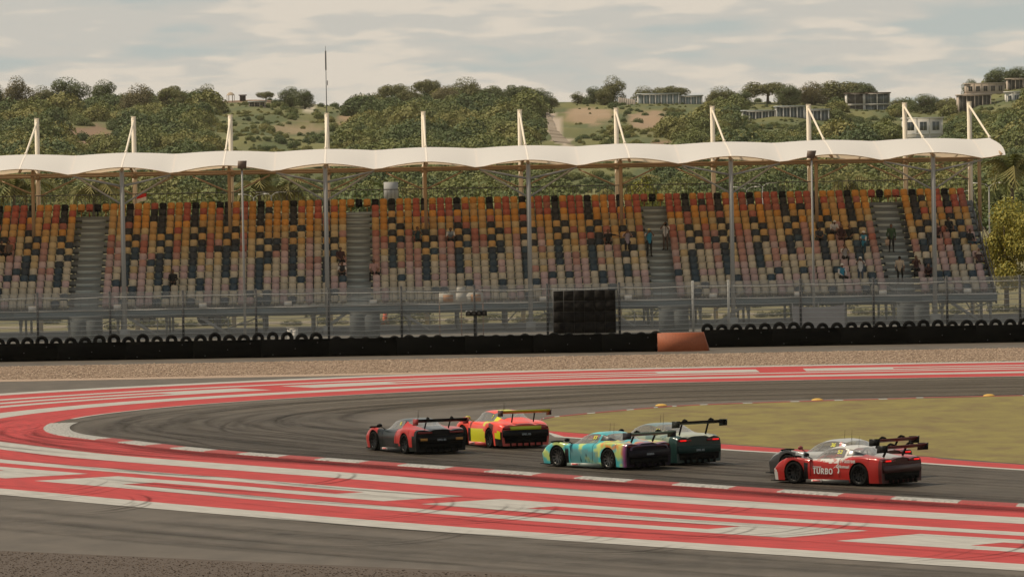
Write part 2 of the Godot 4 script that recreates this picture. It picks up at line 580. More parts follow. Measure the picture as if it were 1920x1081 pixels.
func stones(xr: Array, zr: Array, count: int, smin: float, smax: float, tones: Array, label: String, keep: Callable) -> void:
	var mb = MB.new()
	mb.smooth(false)
	mb.ball(Vector3.ZERO, Vector3(1, 0.62, 0.85), 5, 3)
	var mm = MultiMesh.new()
	mm.transform_format = MultiMesh.TRANSFORM_3D
	mm.use_colors = true
	mm.mesh = mb.done()
	var where = []
	for k in count:
		var p = Vector2(rng.randf_range(xr[0], xr[1]), rng.randf_range(zr[0], zr[1]))
		if keep.call(p.x, p.y): where.append(p)
	mm.instance_count = where.size()
	for i in where.size():
		var s = lerpf(smin, smax, rng.randf() * rng.randf())
		mm.set_instance_transform(i, Transform3D(Basis(Vector3.UP, rng.randf() * TAU).scaled(Vector3(s, s * rng.randf_range(0.5, 1.0), s)), Vector3(where[i].x, 0.008 + s * 0.15, where[i].y)))
		mm.set_instance_color(i, tones[0].lerp(tones[1], rng.randf()))
	var o = MultiMeshInstance3D.new()
	o.name = numbered("gravel")
	o.multimesh = mm
	o.material_override = vmat("stone", 0.95)
	add_child(o)
	tag(o, label, "gravel", "", "stuff")

func ribbon(mb: MB, pts: Array, w: float, y: float, a: float) -> void:      # a rubber mark with soft ends
	var n = pts.size()
	for i in n - 1:
		var p = pts[i] as Vector2
		var q = pts[i + 1] as Vector2
		var d = (q - p).normalized().orthogonal() * w * 0.5
		var a0 = a * minf(1.0, 4.0 * minf(i, n - 1 - i) / n)
		var a1 = a * minf(1.0, 4.0 * minf(i + 1, n - 2 - i) / n)
		for side in 2:                              # darkest in the middle of the tread
			var e = d if side == 0 else -d
			for v in [[p, a0], [q, a1], [q + e, 0.0], [p, a0], [q + e, 0.0], [p + e, 0.0]]:
				mb.col = Color(1, 1, 1, v[1])
				mb.v(Vector3(v[0].x, y, v[0].y))

func tyre_marks() -> void:
	M.rubber_marks.albedo_color = lin(0.022, 0.018, 0.016, 1.0)
	# worn racing line and scrub on the track
	var mb = MB.new()
	for k in 150:
		var o = -rng.randf_range(0.4, 11.0)
		var s0 = rng.randf_range(70, 150)
		var l = rng.randf_range(10, 34)
		var drift = rng.randf_range(-2.5, 2.5)
		var pts = []
		for i in 16:
			var t = i / 15.0
			var g = so(s0 + l * t, minf(-0.3, o + drift * t * t))
			pts.append(Vector2(g.x, g.z))
		ribbon(mb, pts, rng.randf_range(0.25, 1.0), 0.007, rng.randf_range(0.06, 0.30))
	for k in 26:
		var o = -rng.randf_range(0.6, 2.8)
		var pts = []
		var s0 = rng.randf_range(108, 170)
		for i in 14:
			var g = so(s0 + i * 1.6, o)
			pts.append(Vector2(g.x, g.z))
		ribbon(mb, pts, rng.randf_range(0.4, 0.9), 0.007, rng.randf_range(0.15, 0.35))
	for k in 13:                                   # the rubbered-in line, laid in overlapping passes
		var o = -0.6 - k * 0.95
		var pts = []
		for i in 60:
			var g = so(88.0 - k * 1.4 + i * 1.9, o)
			pts.append(Vector2(g.x, g.z))
		ribbon(mb, pts, 2.6, 0.005 + 0.0002 * k, 0.13)
	var a = put("rubber_streaks", mb.done(), M.rubber_marks)
	tag(a, "dark rubber laid on the asphalt along the racing line", "rubber marks", "", "stuff")
	mb = MB.new()
	for k in 70:                                  # long scuffs on the paint, next to the kerb above all
		var o = 0.2 + 3.0 * rng.randf() * rng.randf() if k < 38 else rng.randf_range(3, 16.5)
		var s0 = rng.randf_range(92, 176)
		var l = rng.randf_range(8, 26)
		var pts = []
		for i in 12:
			var t = i / 11.0
			var g = so(s0 + l * t, maxf(0.3, o + 0.6 * sin(t * 3.0)))
			pts.append(Vector2(g.x, g.z))
		ribbon(mb, pts, rng.randf_range(0.25, 0.7), 0.016, rng.randf_range(0.12, 0.42))
	for k in 9:                                   # rubber dragged over the kerb on to the paint
		var pts = []
		for i in 50:
			var g = so(106.0 + k * 3.0 + i * 1.45, 0.25 + 0.19 * k)
			pts.append(Vector2(g.x, g.z))
		ribbon(mb, pts, 0.6, 0.0165 + 0.0001 * k, 0.34 - 0.025 * k)
	# spin marks: loops seen on the stripes
	var loops = [[1392, 945, 30], [1470, 972, 36], [1545, 975, 30], [1400, 985, 40], [1850, 1012, 40], [1740, 1018, 34], [900, 948, 26], [970, 952, 24], [1120, 985, 40], [1180, 1000, 38], [830, 992, 34], [70, 790, 34], [110, 775, 24], [40, 800, 26], [130, 905, 30], [160, 912, 26], [245, 940, 28], [270, 945, 26], [620, 893, 26], [1300, 1015, 40], [760, 945, 30], [1690, 930, 24]]
	for q in loops:
		var c = on_ground(q[0], q[1])
		var R = rng.randf_range(2.6, 5.0)
		var t0 = rng.randf_range(-0.9, 0.3)
		for tw in 2:
			var pts = []
			for i in 22:
				var t = t0 + i / 21.0 * rng.randf_range(1.9, 2.1)
				pts.append(Vector2(c.x - 2.2 + (R * 0.75 - tw * 0.5) * cos(t), c.z + (R * 1.5 - tw * 0.7) * sin(t)))
			ribbon(mb, pts, rng.randf_range(0.14, 0.26), 0.016, rng.randf_range(0.18, 0.45))
	var b = put("skid_marks", mb.done(), M.rubber_marks)
	tag(b, "looping black skid marks over the red and white paint", "skid marks", "", "stuff")
	# pale film over the far straight: dusty asphalt plus grazing glare painted in as colour
	mb = MB.new()
	for k in 130:
		var o = -rng.randf_range(0.5, 18.0)
		var s0 = rng.randf_range(0, 62)
		var l = rng.randf_range(18, 50)
		var pts = []
		for i in 18:
			var g = so(minf(s0 + l * i / 17.0, 96.0), o)
			pts.append(Vector2(g.x, g.z))
		ribbon(mb, pts, rng.randf_range(2.0, 6.0), 0.0030 + 0.00002 * k, rng.randf_range(0.18, 0.42))
	var dm = mat("dust_glare", Color(0.27, 0.225, 0.175), 0.95)
	dm.vertex_color_use_as_albedo = true
	dm.transparency = BaseMaterial3D.TRANSPARENCY_ALPHA
	var du = put("dust_glare_film", mb.done(), dm)
	tag(du, "pale dusty streaks with painted glare over the far straight of the track", "dust_glare", "", "stuff")
	# patches of darker sealed asphalt on the service lane
	mb = MB.new()
	for k in 40:
		var s0 = rng.randf_range(130, 186)
		var o = rng.randf_range(17.2, 25)
		var pts = []
		var l = rng.randf_range(8, 30)
		for i in 10:
			var g = so(s0 + l * i / 9.0, o)
			pts.append(Vector2(g.x, g.z))
		ribbon(mb, pts, rng.randf_range(0.6, 2.4), 0.004, rng.randf_range(0.06, 0.22))
	var c3 = put("oil_streaks", mb.done(), M.rubber_marks)
	tag(c3, "dark streaks of old rubber along the service lane", "rubber marks", "", "stuff")

# ------------------------------------------------------------------ grandstand
const ROWS := 16
const RISE := 0.375
const RUN := 0.8
const TREAD0 := 1.45
const U0 := -28.0
const U1 := 36.5
var stand: Node3D
var aisles := [[-18.55, -17.05], [-2.25, -0.75], [16.1, 17.6], [30.4, 31.9]]

func sl(u: float, h: float, v: float) -> Vector3:        # along the stand, up, depth behind the front columns
	return Vector3(u, h, -v)

func tread(i: int) -> float: return TREAD0 + RISE * i
func row_v(i: int) -> float: return 3.0 + RUN * i

func seat_mesh() -> ArrayMesh:
	var mb = MB.new()
	var out = []
	for q in [[-0.185, 0.30], [-0.215, 0.45], [-0.225, 0.66], [-0.205, 0.74], [-0.15, 0.785], [0.0, 0.795], [0.15, 0.785], [0.205, 0.74], [0.225, 0.66], [0.215, 0.45], [0.185, 0.30]]:
		out.append(Vector3(q[0], q[1], -0.08 - (q[1] - 0.3) * 0.22 + absf(q[0]) * 0.22))
	var mid = Vector3(0, 0.55, -0.145)
	var back = Vector3(0, 0, -0.035)
	for i in out.size():
		var j = (i + 1) % out.size()
		mb.tri(mid, out[i], out[j])
		mb.tri(mid + back, out[j] + back, out[i] + back)
		mb.quad(out[i], out[i] + back, out[j] + back, out[j])
	# the pan
	mb.hull8([Vector3(-0.19, 0.385, -0.09), Vector3(0.19, 0.385, -0.09), Vector3(0.21, 0.41, 0.30), Vector3(-0.21, 0.41, 0.30), Vector3(-0.20, 0.42, -0.09), Vector3(0.20, 0.42, -0.09), Vector3(0.22, 0.455, 0.30), Vector3(-0.22, 0.455, 0.30)])
	mb.box(Vector3(0, 0.19, 0.0), Vector3(0.06, 0.39, 0.10))
	return mb.done()

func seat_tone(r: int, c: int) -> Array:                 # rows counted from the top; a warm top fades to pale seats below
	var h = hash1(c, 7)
	# plastic colours step paler down the rows: strong orange, brick and black at the top, then ochre, then tan, dusty pink and navy
	var tone_step = clampi(int(r / 15.0 * 4.6 + hash1(r, c, 9) * 1.5 - 0.5), 0, 3)
	var warm: Color = [Color(0.53, 0.24, 0.042), Color(0.46, 0.27, 0.092), Color(0.45, 0.34, 0.18), Color(0.44, 0.385, 0.29)][tone_step]
	var red: Color = [Color(0.38, 0.085, 0.05), Color(0.34, 0.115, 0.078), Color(0.37, 0.20, 0.165), Color(0.42, 0.30, 0.285)][tone_step]
	var dark: Color = [Color(0.014, 0.014, 0.016), Color(0.016, 0.018, 0.022), Color(0.020, 0.032, 0.045), Color(0.024, 0.050, 0.072)][tone_step]
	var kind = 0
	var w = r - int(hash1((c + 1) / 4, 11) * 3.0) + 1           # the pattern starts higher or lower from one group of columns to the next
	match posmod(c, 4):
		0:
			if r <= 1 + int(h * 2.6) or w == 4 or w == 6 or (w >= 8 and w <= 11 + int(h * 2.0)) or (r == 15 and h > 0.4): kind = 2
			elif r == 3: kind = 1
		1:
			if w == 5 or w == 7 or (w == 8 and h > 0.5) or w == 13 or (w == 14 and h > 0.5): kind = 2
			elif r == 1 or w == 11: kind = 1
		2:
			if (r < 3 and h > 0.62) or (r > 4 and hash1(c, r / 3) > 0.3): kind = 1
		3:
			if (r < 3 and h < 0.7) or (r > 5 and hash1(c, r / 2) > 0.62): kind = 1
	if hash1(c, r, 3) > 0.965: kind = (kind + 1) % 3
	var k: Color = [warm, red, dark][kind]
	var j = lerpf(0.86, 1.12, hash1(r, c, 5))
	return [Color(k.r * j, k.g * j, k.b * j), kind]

func canopy_height(u: float, f: float) -> float:         # f: -1 back edge, 0 ridge, 1 front edge
	var p = absf(fposmod((u - 2.66) / 6.0 + 0.5, 1.0) - 0.5) * 2.0     # 0 on a bay line, 1 half way
	var v = p ** 1.7
	if f >= 0.0:
		return lerpf(10.98 - 0.13 * v, 10.10 - 0.42 * v, f ** 0.9) + 0.10 * sin(PI * f)
	return lerpf(10.98 - 0.13 * v, 9.95 - 0.3 * v, (-f) ** 1.1)

func canopy_v(u: float, f: float) -> float:
	return lerpf(5.6, -0.45, f) if f >= 0.0 else lerpf(5.6, 16.3, -f)

func build_stand() -> void:
	var a = atan(245.0 / F)
	var o = at_depth(715, 291 + 4.5, 315.0)
	stand = base("grandstand", Vector3(o.x, 0, o.z), a)
	tag(stand, "long open grandstand with multicoloured seats under a white tensile canopy", "grandstand")
	var mb: MB
	# stepped deck
	for i in ROWS:
		mb = MB.new()
		mb.box(sl((U0 + U1) / 2, tread(i) - 0.03, row_v(i) + 0.02), Vector3(U1 - U0, 0.06, RUN - 0.02))
		mb.box(sl((U0 + U1) / 2, tread(i) - 0.2, row_v(i) - RUN / 2 + 0.05), Vector3(U1 - U0, 0.275, 0.05))
		put("step", mb.done(), M.deck, stand)
	for q in aisles:
		for i in ROWS - 1:
			mb = MB.new()
			mb.box(sl((q[0] + q[1]) / 2, tread(i) + RISE / 4 + 0.002, row_v(i) + 0.22), Vector3(q[1] - q[0] - 0.06, RISE / 2, 0.34))
			put("stair_tread", mb.done(), M.stair, stand)
	# seats: the top row, the front rows one by one, the rest together
	var sm = seat_mesh()
	var spots = []
	var u = U0 + 0.3
	var c = 0
	while u < U1 - 0.25:
		var gap = false
		for q in aisles:
			if u > q[0] - 0.12 and u < q[1] + 0.12: gap = true
		for i in ROWS:
			if not gap or i == ROWS - 1:
				spots.append([i, c, u])
		u += 0.505
		c += 1
	var single = []
	var many = []
	for q in spots:
		if q[2] > -24.0 and (q[0] == ROWS - 1 or q[0] == 0): single.append(q)
		else: many.append(q)
	for q in many.duplicate():
		if single.size() >= 300: break
		if q[0] == 1 and q[2] > -22.0:
			single.append(q)
			many.erase(q)
	var tones = {}
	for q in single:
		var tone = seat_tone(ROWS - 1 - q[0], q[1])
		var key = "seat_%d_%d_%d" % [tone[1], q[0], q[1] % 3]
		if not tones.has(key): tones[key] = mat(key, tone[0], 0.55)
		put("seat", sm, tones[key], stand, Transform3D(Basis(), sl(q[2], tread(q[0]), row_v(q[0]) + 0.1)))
	var mm = MultiMesh.new()
	mm.transform_format = MultiMesh.TRANSFORM_3D
	mm.use_colors = true
	mm.mesh = sm
	mm.instance_count = many.size()
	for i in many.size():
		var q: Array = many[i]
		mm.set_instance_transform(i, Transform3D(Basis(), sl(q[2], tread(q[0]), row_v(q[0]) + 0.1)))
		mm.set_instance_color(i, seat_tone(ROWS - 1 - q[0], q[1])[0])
	var mi = MultiMeshInstance3D.new()
	mi.name = "seat_rows"
	mi.multimesh = mm
	mi.material_override = M.seat_plastic
	stand.add_child(mi)
	mi.set_meta("kind", "stuff")
	# canopy
	var bays = []
	var b = -27.34
	while b < 32.7:
		bays.append(b)
		b += 6.0
	var us = []
	b = -31.0
	while b < 36.7:
		us.append(b)
		b += 0.5
	us.append(36.7)
	var fs = []
	for k in 21: fs.append(-1.0 + k * 0.1)
	mb = MB.new()
	mb.smooth(true)
	for i in us.size() - 1:
		for k in fs.size() - 1:
			var q = []
			for e in [[i, k], [i, k + 1], [i + 1, k + 1], [i + 1, k]]:
				var uu: float = us[e[0]]
				var ff: float = fs[e[1]]
				var bulge = 0.0
				if e[0] == us.size() - 1: bulge = 0.22 * sin(PI * absf(ff)) + 0.22 * absf(ff)
				q.append(sl(uu + bulge, canopy_height(uu, ff), canopy_v(uu, ff)))
			mb.quad(q[0], q[1], q[2], q[3])
	put("canopy", mb.done(), M.canvas, stand)
	for k in range(0, us.size()):            # welded seams on the bay lines and half way
		pass
	b = -30.34
	while b < 36.0:
		mb = MB.new()
		for k in fs.size() - 1:
			var f0: float = fs[k]
			var f1: float = fs[k + 1]
			mb.quad(sl(b - 0.05, canopy_height(b - 0.05, f0) + 0.012, canopy_v(b, f0)), sl(b - 0.05, canopy_height(b - 0.05, f1) + 0.012, canopy_v(b, f1)), sl(b + 0.05, canopy_height(b + 0.05, f1) + 0.012, canopy_v(b, f1)), sl(b + 0.05, canopy_height(b + 0.05, f0) + 0.012, canopy_v(b, f0)))
		put("canopy_seam", mb.done(), mat("seam", Color(0.66, 0.60, 0.53), 0.7), stand)
		b += 3.0
	mb = MB.new()                             # edge cable
	for i in us.size() - 1:
		mb.tube(sl(us[i], canopy_height(us[i], 1.0), -0.45), sl(us[i + 1], canopy_height(us[i + 1], 1.0), -0.45), 0.03, 0.03, 5, false)
	put("edge_cable", mb.done(), M.steel_brown, stand)
	# masts, tie rods, rafters
	var ends = bays.duplicate()
	ends.append(36.7)
	for m in ends:
		mb = MB.new()
		mb.box(sl(m, 6.6, 16.5), Vector3(0.27, 13.2, 0.27))
		mb.box(sl(m, 13.22, 16.5), Vector3(0.31, 0.04, 0.31))
		put("mast", mb.done(), M.steel_cream, stand)
		mb = MB.new()
		mb.tube(sl(m, 12.95, 16.4), sl(m, canopy_height(m, 0.0) + 0.05, 5.7), 0.065)
		mb.ball(sl(m, canopy_height(m, 0.0) + 0.05, 5.7), Vector3(0.1, 0.1, 0.1))
		put("tie_rod", mb.done(), M.steel_cream, stand)
		mb = MB.new()
		mb.tube(sl(m, 9.55, 16.4), sl(m, 10.62, 5.6), 0.085)
		mb.tube(sl(m, 10.62, 5.6), sl(m, 9.93, -0.3), 0.085)
		put("rafter", mb.done(), M.steel_brown, stand)
		mb = MB.new()
		mb.tube(sl(m, 9.4, 16.5), sl(m, 9.8, 16.5), 0.22, 0.22, 10)
		put("collar", mb.done(), M.steel_brown, stand)
		mb = MB.new()
		for s in [-1, 1]:
			if m + s * 2.4 < 37.0:
				mb.tube(sl(m, 8.35, 16.45), sl(m + s * 2.4, 9.45, 16.45), 0.05, 0.05, 6)
		put("brace", mb.done(), M.steel_brown, stand)
	mb = MB.new()
	mb.tube(sl(-31, 9.6, 16.45), sl(36.7, 9.6, 16.45), 0.1, 0.1, 10)
	put("long_beam", mb.done(), M.steel_brown, stand)
	mb = MB.new()
	mb.tube(sl(-31, 9.72, 11.4), sl(36.7, 9.72, 11.4), 0.075, 0.075, 8)
	put("long_beam", mb.done(), M.steel_brown, stand)
	for m in [-21.34, -9.34, 2.66, 14.66, 26.66, 36.7]:
		mb = MB.new()
		mb.box(sl(m, (tread(10) + 9.95) / 2, 11.5), Vector3(0.2, 9.95 - tread(10), 0.2))
		put("middle_column", mb.done(), M.steel_brown, stand)
	for m in [-27.34, -15.34, -3.34, 8.66, 20.66, 32.66]:
		mb = MB.new()
		mb.tube(sl(m, 0.0, 0), sl(m, 10.0, 0), 0.135, 0.135, 12)
		mb.box(sl(m, 0.28, 0), Vector3(0.55, 0.56, 0.55))
		put("front_column", mb.done(), M.steel_grey, stand)
		mb = MB.new()
		for s in [-1, 1]:
			mb.tube(sl(m, 7.9, 0.05), sl(m + s * 2.75, 9.55, 2.2), 0.055, 0.055, 6)
			mb.tube(sl(m, 9.0, 0.05), sl(m + s * 2.9, 9.62, -0.2), 0.07, 0.05, 6)
		put("bracket", mb.done(), M.steel_grey, stand)
	# back railing, front fascia and rail
	for k in 11:
		var p = -28.0 + k * 6.0
		var q = minf(p + 6.0, 36.5)
		mb = MB.new()
		mb.tube(sl(p, 8.42, 15.9), sl(q, 8.42, 15.9), 0.03, 0.03, 5)
		mb.tube(sl(p, 7.5, 15.9), sl(q, 7.5, 15.9), 0.025, 0.025, 5)
		var x = p
		while x < q - 0.05:
			mb.tube(sl(x, 7.1, 15.9), sl(x, 8.42, 15.9), 0.013, 0.013, 4, false)
			x += 0.24
		put("back_railing", mb.done(), M.post_dark, stand)
		mb = MB.new()
		mb.box(sl((p + q) / 2, 1.42, 1.5), Vector3(q - p - 0.02, 0.42, 0.16))
		put("fascia_panel", mb.done(), M.fascia, stand)
		mb = MB.new()
		mb.tube(sl(p, 2.45, 1.45), sl(q, 2.45, 1.45), 0.025, 0.025, 5)
		x = p
		while x < q - 0.05:
			mb.tube(sl(x, 1.63, 1.45), sl(x, 2.45, 1.45), 0.011, 0.011, 4, false)
			x += 0.5
		put("front_railing", mb.done(), M.post_dark, stand)
	mb = MB.new()
	mb.box(sl((U0 + U1) / 2, 1.5, 2.1), Vector3(U1 - U0, 0.07, 1.2))
	put("walkway", mb.done(), M.deck, stand)
	mb = MB.new()
	mb.tube(sl(-28, 1.66, 1.38), sl(36.5, 1.66, 1.38), 0.03, 0.03, 6)
	put("lower_rail", mb.done(), M.white_box, stand)
	# what carries the deck
	for k in 23:
		var x = -27.5 + k * 2.9
		for v in [3.2, 8.0, 13.0]:
			var top = TREAD0 + (v - 3.0) / RUN * RISE - 0.35
			mb = MB.new()
			mb.box(sl(x, top / 2, v), Vector3(0.14, top, 0.14))
			put("support_column", mb.done(), M.steel_grey, stand)
		mb = MB.new()
		mb.bar(sl(x, TREAD0 - 0.48, 2.6), sl(x, tread(15) - 0.48, 15.2), 0.12, 0.25)
		put("raker_beam", mb.done(), M.steel_grey, stand)
		mb = MB.new()
		mb.tube(sl(x, 0.2, 3.2), sl(x, 2.6, 8.0), 0.045, 0.045, 5)
		mb.tube(sl(x, 0.2, 8.0), sl(x, 5.0, 13.0), 0.045, 0.045, 5)
		if k % 3 == 0 and k < 22:
			mb.tube(sl(x, 0.15, 3.2), sl(x + 2.9, 1.1, 3.2), 0.04, 0.04, 5)
			mb.tube(sl(x, 0.2, 8.0), sl(x + 2.9, 3.2, 8.0), 0.04, 0.04, 5)
			mb.tube(sl(x + 2.9, 0.2, 13.0), sl(x, 5.2, 13.0), 0.04, 0.04, 5)
		put("diagonal_brace", mb.done(), M.steel_grey, stand)
	for q in [[-15.6, 1], [-11.4, 1], [-1.9, -1], [0.6, 1], [12.8, 1], [21.8, -1], [29.9, 1], [33.4, 1]]:      # metal steps up to the walkway
		mb = MB.new()
		for z in [1.75, 2.55]:
			mb.bar(sl(q[0], 1.45, z), sl(q[0] + q[1] * 2.1, 0.05, z), 0.05, 0.16)
			mb.tube(sl(q[0], 2.3, z), sl(q[0] + q[1] * 2.1, 0.95, z), 0.02, 0.02, 5)
			mb.tube(sl(q[0] + q[1] * 2.1, 0.0, z), sl(q[0] + q[1] * 2.1, 0.95, z), 0.02, 0.02, 5)
		put("access_stair", mb.done(), M.steel_grey, stand)
		for k in 7:
			mb = MB.new()
			mb.box(sl(q[0] + q[1] * (0.15 + k * 0.29), 1.33 - k * 0.19, 2.15), Vector3(0.26, 0.03, 0.78))
			put("access_tread", mb.done(), M.steel_grey, stand)
	mb = MB.new()
	mb.bar(sl(U1 + 0.1, TREAD0 - 0.2, 2.6), sl(U1 + 0.1, tread(15) - 0.2, 15.4), 0.1, 0.5)
	for i in 8:
		mb.tube(sl(U1 + 0.1, tread(i * 2) - 0.1, row_v(i * 2)), sl(U1 + 0.1, tread(i * 2) + 1.0, row_v(i * 2)), 0.02, 0.02, 5)
	mb.tube(sl(U1 + 0.1, tread(0) + 1.0, row_v(0)), sl(U1 + 0.1, tread(14) + 1.0, row_v(14)), 0.025, 0.025, 5)
	put("end_railing", mb.done(), M.post_dark, stand)
	# lamps on the front rail
	var ux = -25.9
	while ux < 36.0:
		mb = MB.new()
		mb.box(sl(ux, 1.86, 1.0), Vector3(0.44, 0.21, 0.28), Basis(Vector3.RIGHT, 0.3))
		mb.box(sl(ux, 1.72, 1.1), Vector3(0.06, 0.16, 0.06))
		var l = put("floodlight", mb.done(), M.white_box, null, stand.transform)
		tag(l, "small white floodlight clamped to the rail in front of the grandstand", "floodlight", "floodlights along the grandstand rail")
		ux += 5.05
	# whip aerial on one mast
	mb = MB.new()
	mb.tube(sl(-3.34, 13.2, 16.5), sl(-3.34, 15.9, 16.5), 0.03, 0.022, 6)
	mb.tube(sl(-3.34, 15.9, 16.5), sl(-3.34, 17.1, 16.5), 0.045, 0.045, 6)
	mb.tube(sl(-3.34, 17.1, 16.5), sl(-3.34, 17.4, 16.5), 0.012, 0.012, 4)
	mb.box(sl(-3.26, 15.1, 16.5), Vector3(0.05, 0.3, 0.05))
	var ae = put("radio_aerial", mb.done(), M.post_dark, null, stand.transform)
	tag(ae, "tall thin dark radio aerial rising from a canopy mast", "aerial")

# ------------------------------------------------------------------ tyre barrier, debris fence and things along them
func tyre_mesh(R: float, w: float, r: float) -> ArrayMesh:     # axis along z
	var mb = MB.new()
	mb.smooth(true)
	var prof = []
	for k in 9:
		var t = TAU * k / 8.0
		prof.append([R - r + r * cos(t), w * 0.5 * sin(t)])
	mb.lathe(prof, 18, 2)
	return mb.done()

func barrier(label: String, p0: Vector3, p1: Vector3, first: float, up: float, jitter: float) -> void:
	var d = p1 - p0
	var l = d.length()
	var o = base("tyre_barrier", p0, -atan2(d.z, d.x))
	tag(o, label, "tyre barrier")
	var x = 0.0
	while x < l - 0.1:
		var w = minf(3.6, l - x)
		var mb = MB.new()
		var q = []
		for e in [[0, 0.0, 0.02], [1, 0.0, 0.02], [1, 0.0, -0.05], [0, 0.0, -0.05], [0, 0.95, 0.0], [1, 0.95, 0.0], [1, 0.95, -0.05], [0, 0.95, -0.05]]:
			q.append(Vector3(x + e[0] * w, e[1], e[2]))
		mb.hull8([q[3], q[2], q[1], q[0], q[7], q[6], q[5], q[4]])
		put("belt_panel", mb.done(), M.belt, o)
		for k in 3:
			mb = MB.new()
			mb.tube(Vector3(x + w * (k + 0.5) / 3.0, 0.15 + 0.3 * k, 0.0), Vector3(x + w * (k + 0.5) / 3.0, 0.15 + 0.3 * k, 0.035), 0.03, 0.03, 6)
			put("bolt", mb.done(), M.post_dark, o)
		x += w
	var tm = tyre_mesh(0.34, 0.24, 0.105)
	x = first
	var i = 0
	while x < l:
		for lvl in 2:
			var t = put("tyre", tm, M.rubber, o)
			var rz = hash1(i, 3) * 0.16 - 0.08
			t.transform = Transform3D(Basis(Vector3.UP, rz).scaled(Vector3.ONE * lerpf(0.92, 1.06, hash1(i, lvl, 2))), Vector3(x, (0.34 if lvl == 0 else up) + jitter * (hash1(i, 1) - 0.5), -0.22))
		x += 0.765
		i += 1

func build_barriers() -> void:
	barrier("black tyre barrier with upright tyres showing above its belt", Vector3(-42, 0, -282.0), Vector3(-9.7, 0, -280.3), 0.3, 0.96, 0.16)
	barrier("black tyre barrier with sunken tyres ending at the orange block", Vector3(-9.7, 0, -280.25), Vector3(7.55, 0, -278.9), 0.4, 0.71, 0.10)
	barrier("black tyre barrier with even tyre arches beyond the orange block", Vector3(10.2, 0, -283.2), Vector3(46, 0, -281.9), 0.15, 0.93, 0.08)
	var mb = MB.new()
	mb.hull8([Vector3(0, 0, -0.7), Vector3(2.75, 0, -0.7), Vector3(2.62, 0, 0.12), Vector3(0, 0, 0.12), Vector3(0, 0.96, -0.7), Vector3(2.45, 0.96, -0.7), Vector3(2.4, 0.96, 0), Vector3(0, 0.96, 0)])
	var om = mat("orange_belt", Color(0.40, 0.105, 0.038), 0.7)
	tri_noise(om, noise_tex(51, 0.03, Color(0.6, 0.6, 0.6), Color(1, 1, 1), 4), 2.0)
	var ob = put("barrier_block", mb.done(), om, null, Transform3D(Basis(), Vector3(7.57, 0, -278.75)))
	tag(ob, "faded orange end block between two runs of black tyre barrier", "barrier block")
	# debris fence
	var pxs = [-204, -67, 70, 206, 343, 480, 616, 753, 890, 1027, 1162, 1300, 1367, 1502, 1639, 1777, 1914, 2050, 2187]
	var z = 292.0
	var fence = base("debris_fence", Vector3(0, 0, -z))
	tag(fence, "tall wire debris fence on dark posts behind the tyre barrier", "fence")
	var xs = []
	for p in pxs: xs.append(at_depth(p, 600, z).x)
	var ws = [0.75, 1.0, 1.25, 1.5, 1.75, 2.05, 2.35, 2.7, 3.05]
	var panels = {}
	for i in xs.size():
		mb = MB.new()
		mb.box(Vector3(xs[i], 1.68, 0), Vector3(0.10, 3.36, 0.03))
		mb.box(Vector3(xs[i] - 0.05, 1.68, 0), Vector3(0.025, 3.36, 0.14))
		mb.box(Vector3(xs[i] + 0.05, 1.68, 0), Vector3(0.025, 3.36, 0.14))
		put("post", mb.done(), M.post_dark if i < 11 or i > 12 else M.galvanised, fence)
		if i == xs.size() - 1: break
		var w: float = xs[i + 1] - xs[i]
		for k in ws.size():
			mb = MB.new()
			var sag = 0.02 + 0.05 * hash1(i, k)
			var mid = Vector3((xs[i] + xs[i + 1]) / 2, ws[k] - sag, 0.05)
			mb.tube(Vector3(xs[i], ws[k], 0.05), mid, 0.017, 0.017, 4, false)
			mb.tube(mid, Vector3(xs[i + 1], ws[k], 0.05), 0.017, 0.017, 4, false)
			put("cable", mb.done(), M.galvanised, fence)
		var key = "%.1f" % w
		if not panels.has(key):
			mb = MB.new()
			var x = -3.0
			while x < w:
				for s in [0, 1]:
					var a = Vector2(x, 0.3)
					var b = Vector2(x + 3.0, 3.3)
					var t0 = clampf(-x / 3.0, 0, 1)
					var t1 = clampf((w - x) / 3.0, 0, 1)
					if t1 > t0:
						var p = a.lerp(b, t0)
						var q = a.lerp(b, t1)
						if s == 1:
							p.x = w - p.x
							q.x = w - q.x
						mb.tube(Vector3(p.x, p.y, 0), Vector3(q.x, q.y, 0.004), 0.0075, 0.0075, 3, false)
				x += 0.085
			panels[key] = mb.done()
		put("mesh_panel", panels[key], M.galvanised, fence, Transform3D(Basis(), Vector3(xs[i], 0, 0)))
	mb = MB.new()
	mb.hull8([Vector3(-40, 0, -0.55), Vector3(48, 0, -0.55), Vector3(48, 0, 0.05), Vector3(-40, 0, 0.05), Vector3(-40, 0.55, -0.4), Vector3(48, 0.55, -0.4), Vector3(48, 0.55, -0.12), Vector3(-40, 0.55, -0.12)])
	var cw = put("concrete_barrier", mb.done(), M.concrete, null, Transform3D(Basis(), Vector3(0, 0, -292.3)))
	tag(cw, "low concrete barrier at the foot of the debris fence", "barrier")
	# black video screen
	var c0 = at_depth(1037, 545, 291.6)
	var c1 = at_depth(1155, 623, 291.6)
	var scr = base("video_screen", Vector3((c0.x + c1.x) / 2, 0, -291.6))
	tag(scr, "large black board fixed to the debris fence", "screen")
	var w = c1.x - c0.x
	var h0 = minf(c0.y, c1.y)
	var h1 = maxf(c0.y, c1.y)
	for i in 6:
		for k in 4:
			mb = MB.new()
			mb.box(Vector3(-w / 2 + w * (i + 0.5) / 6.0, lerpf(h0, h1, (k + 0.5) / 4.0), 0), Vector3(w / 6.0 - 0.015, (h1 - h0) / 4.0 - 0.015, 0.12))
			put("panel", mb.done(), mat("screen_black", Color(0.010, 0.008, 0.007), 0.8), scr)
	mb = MB.new()
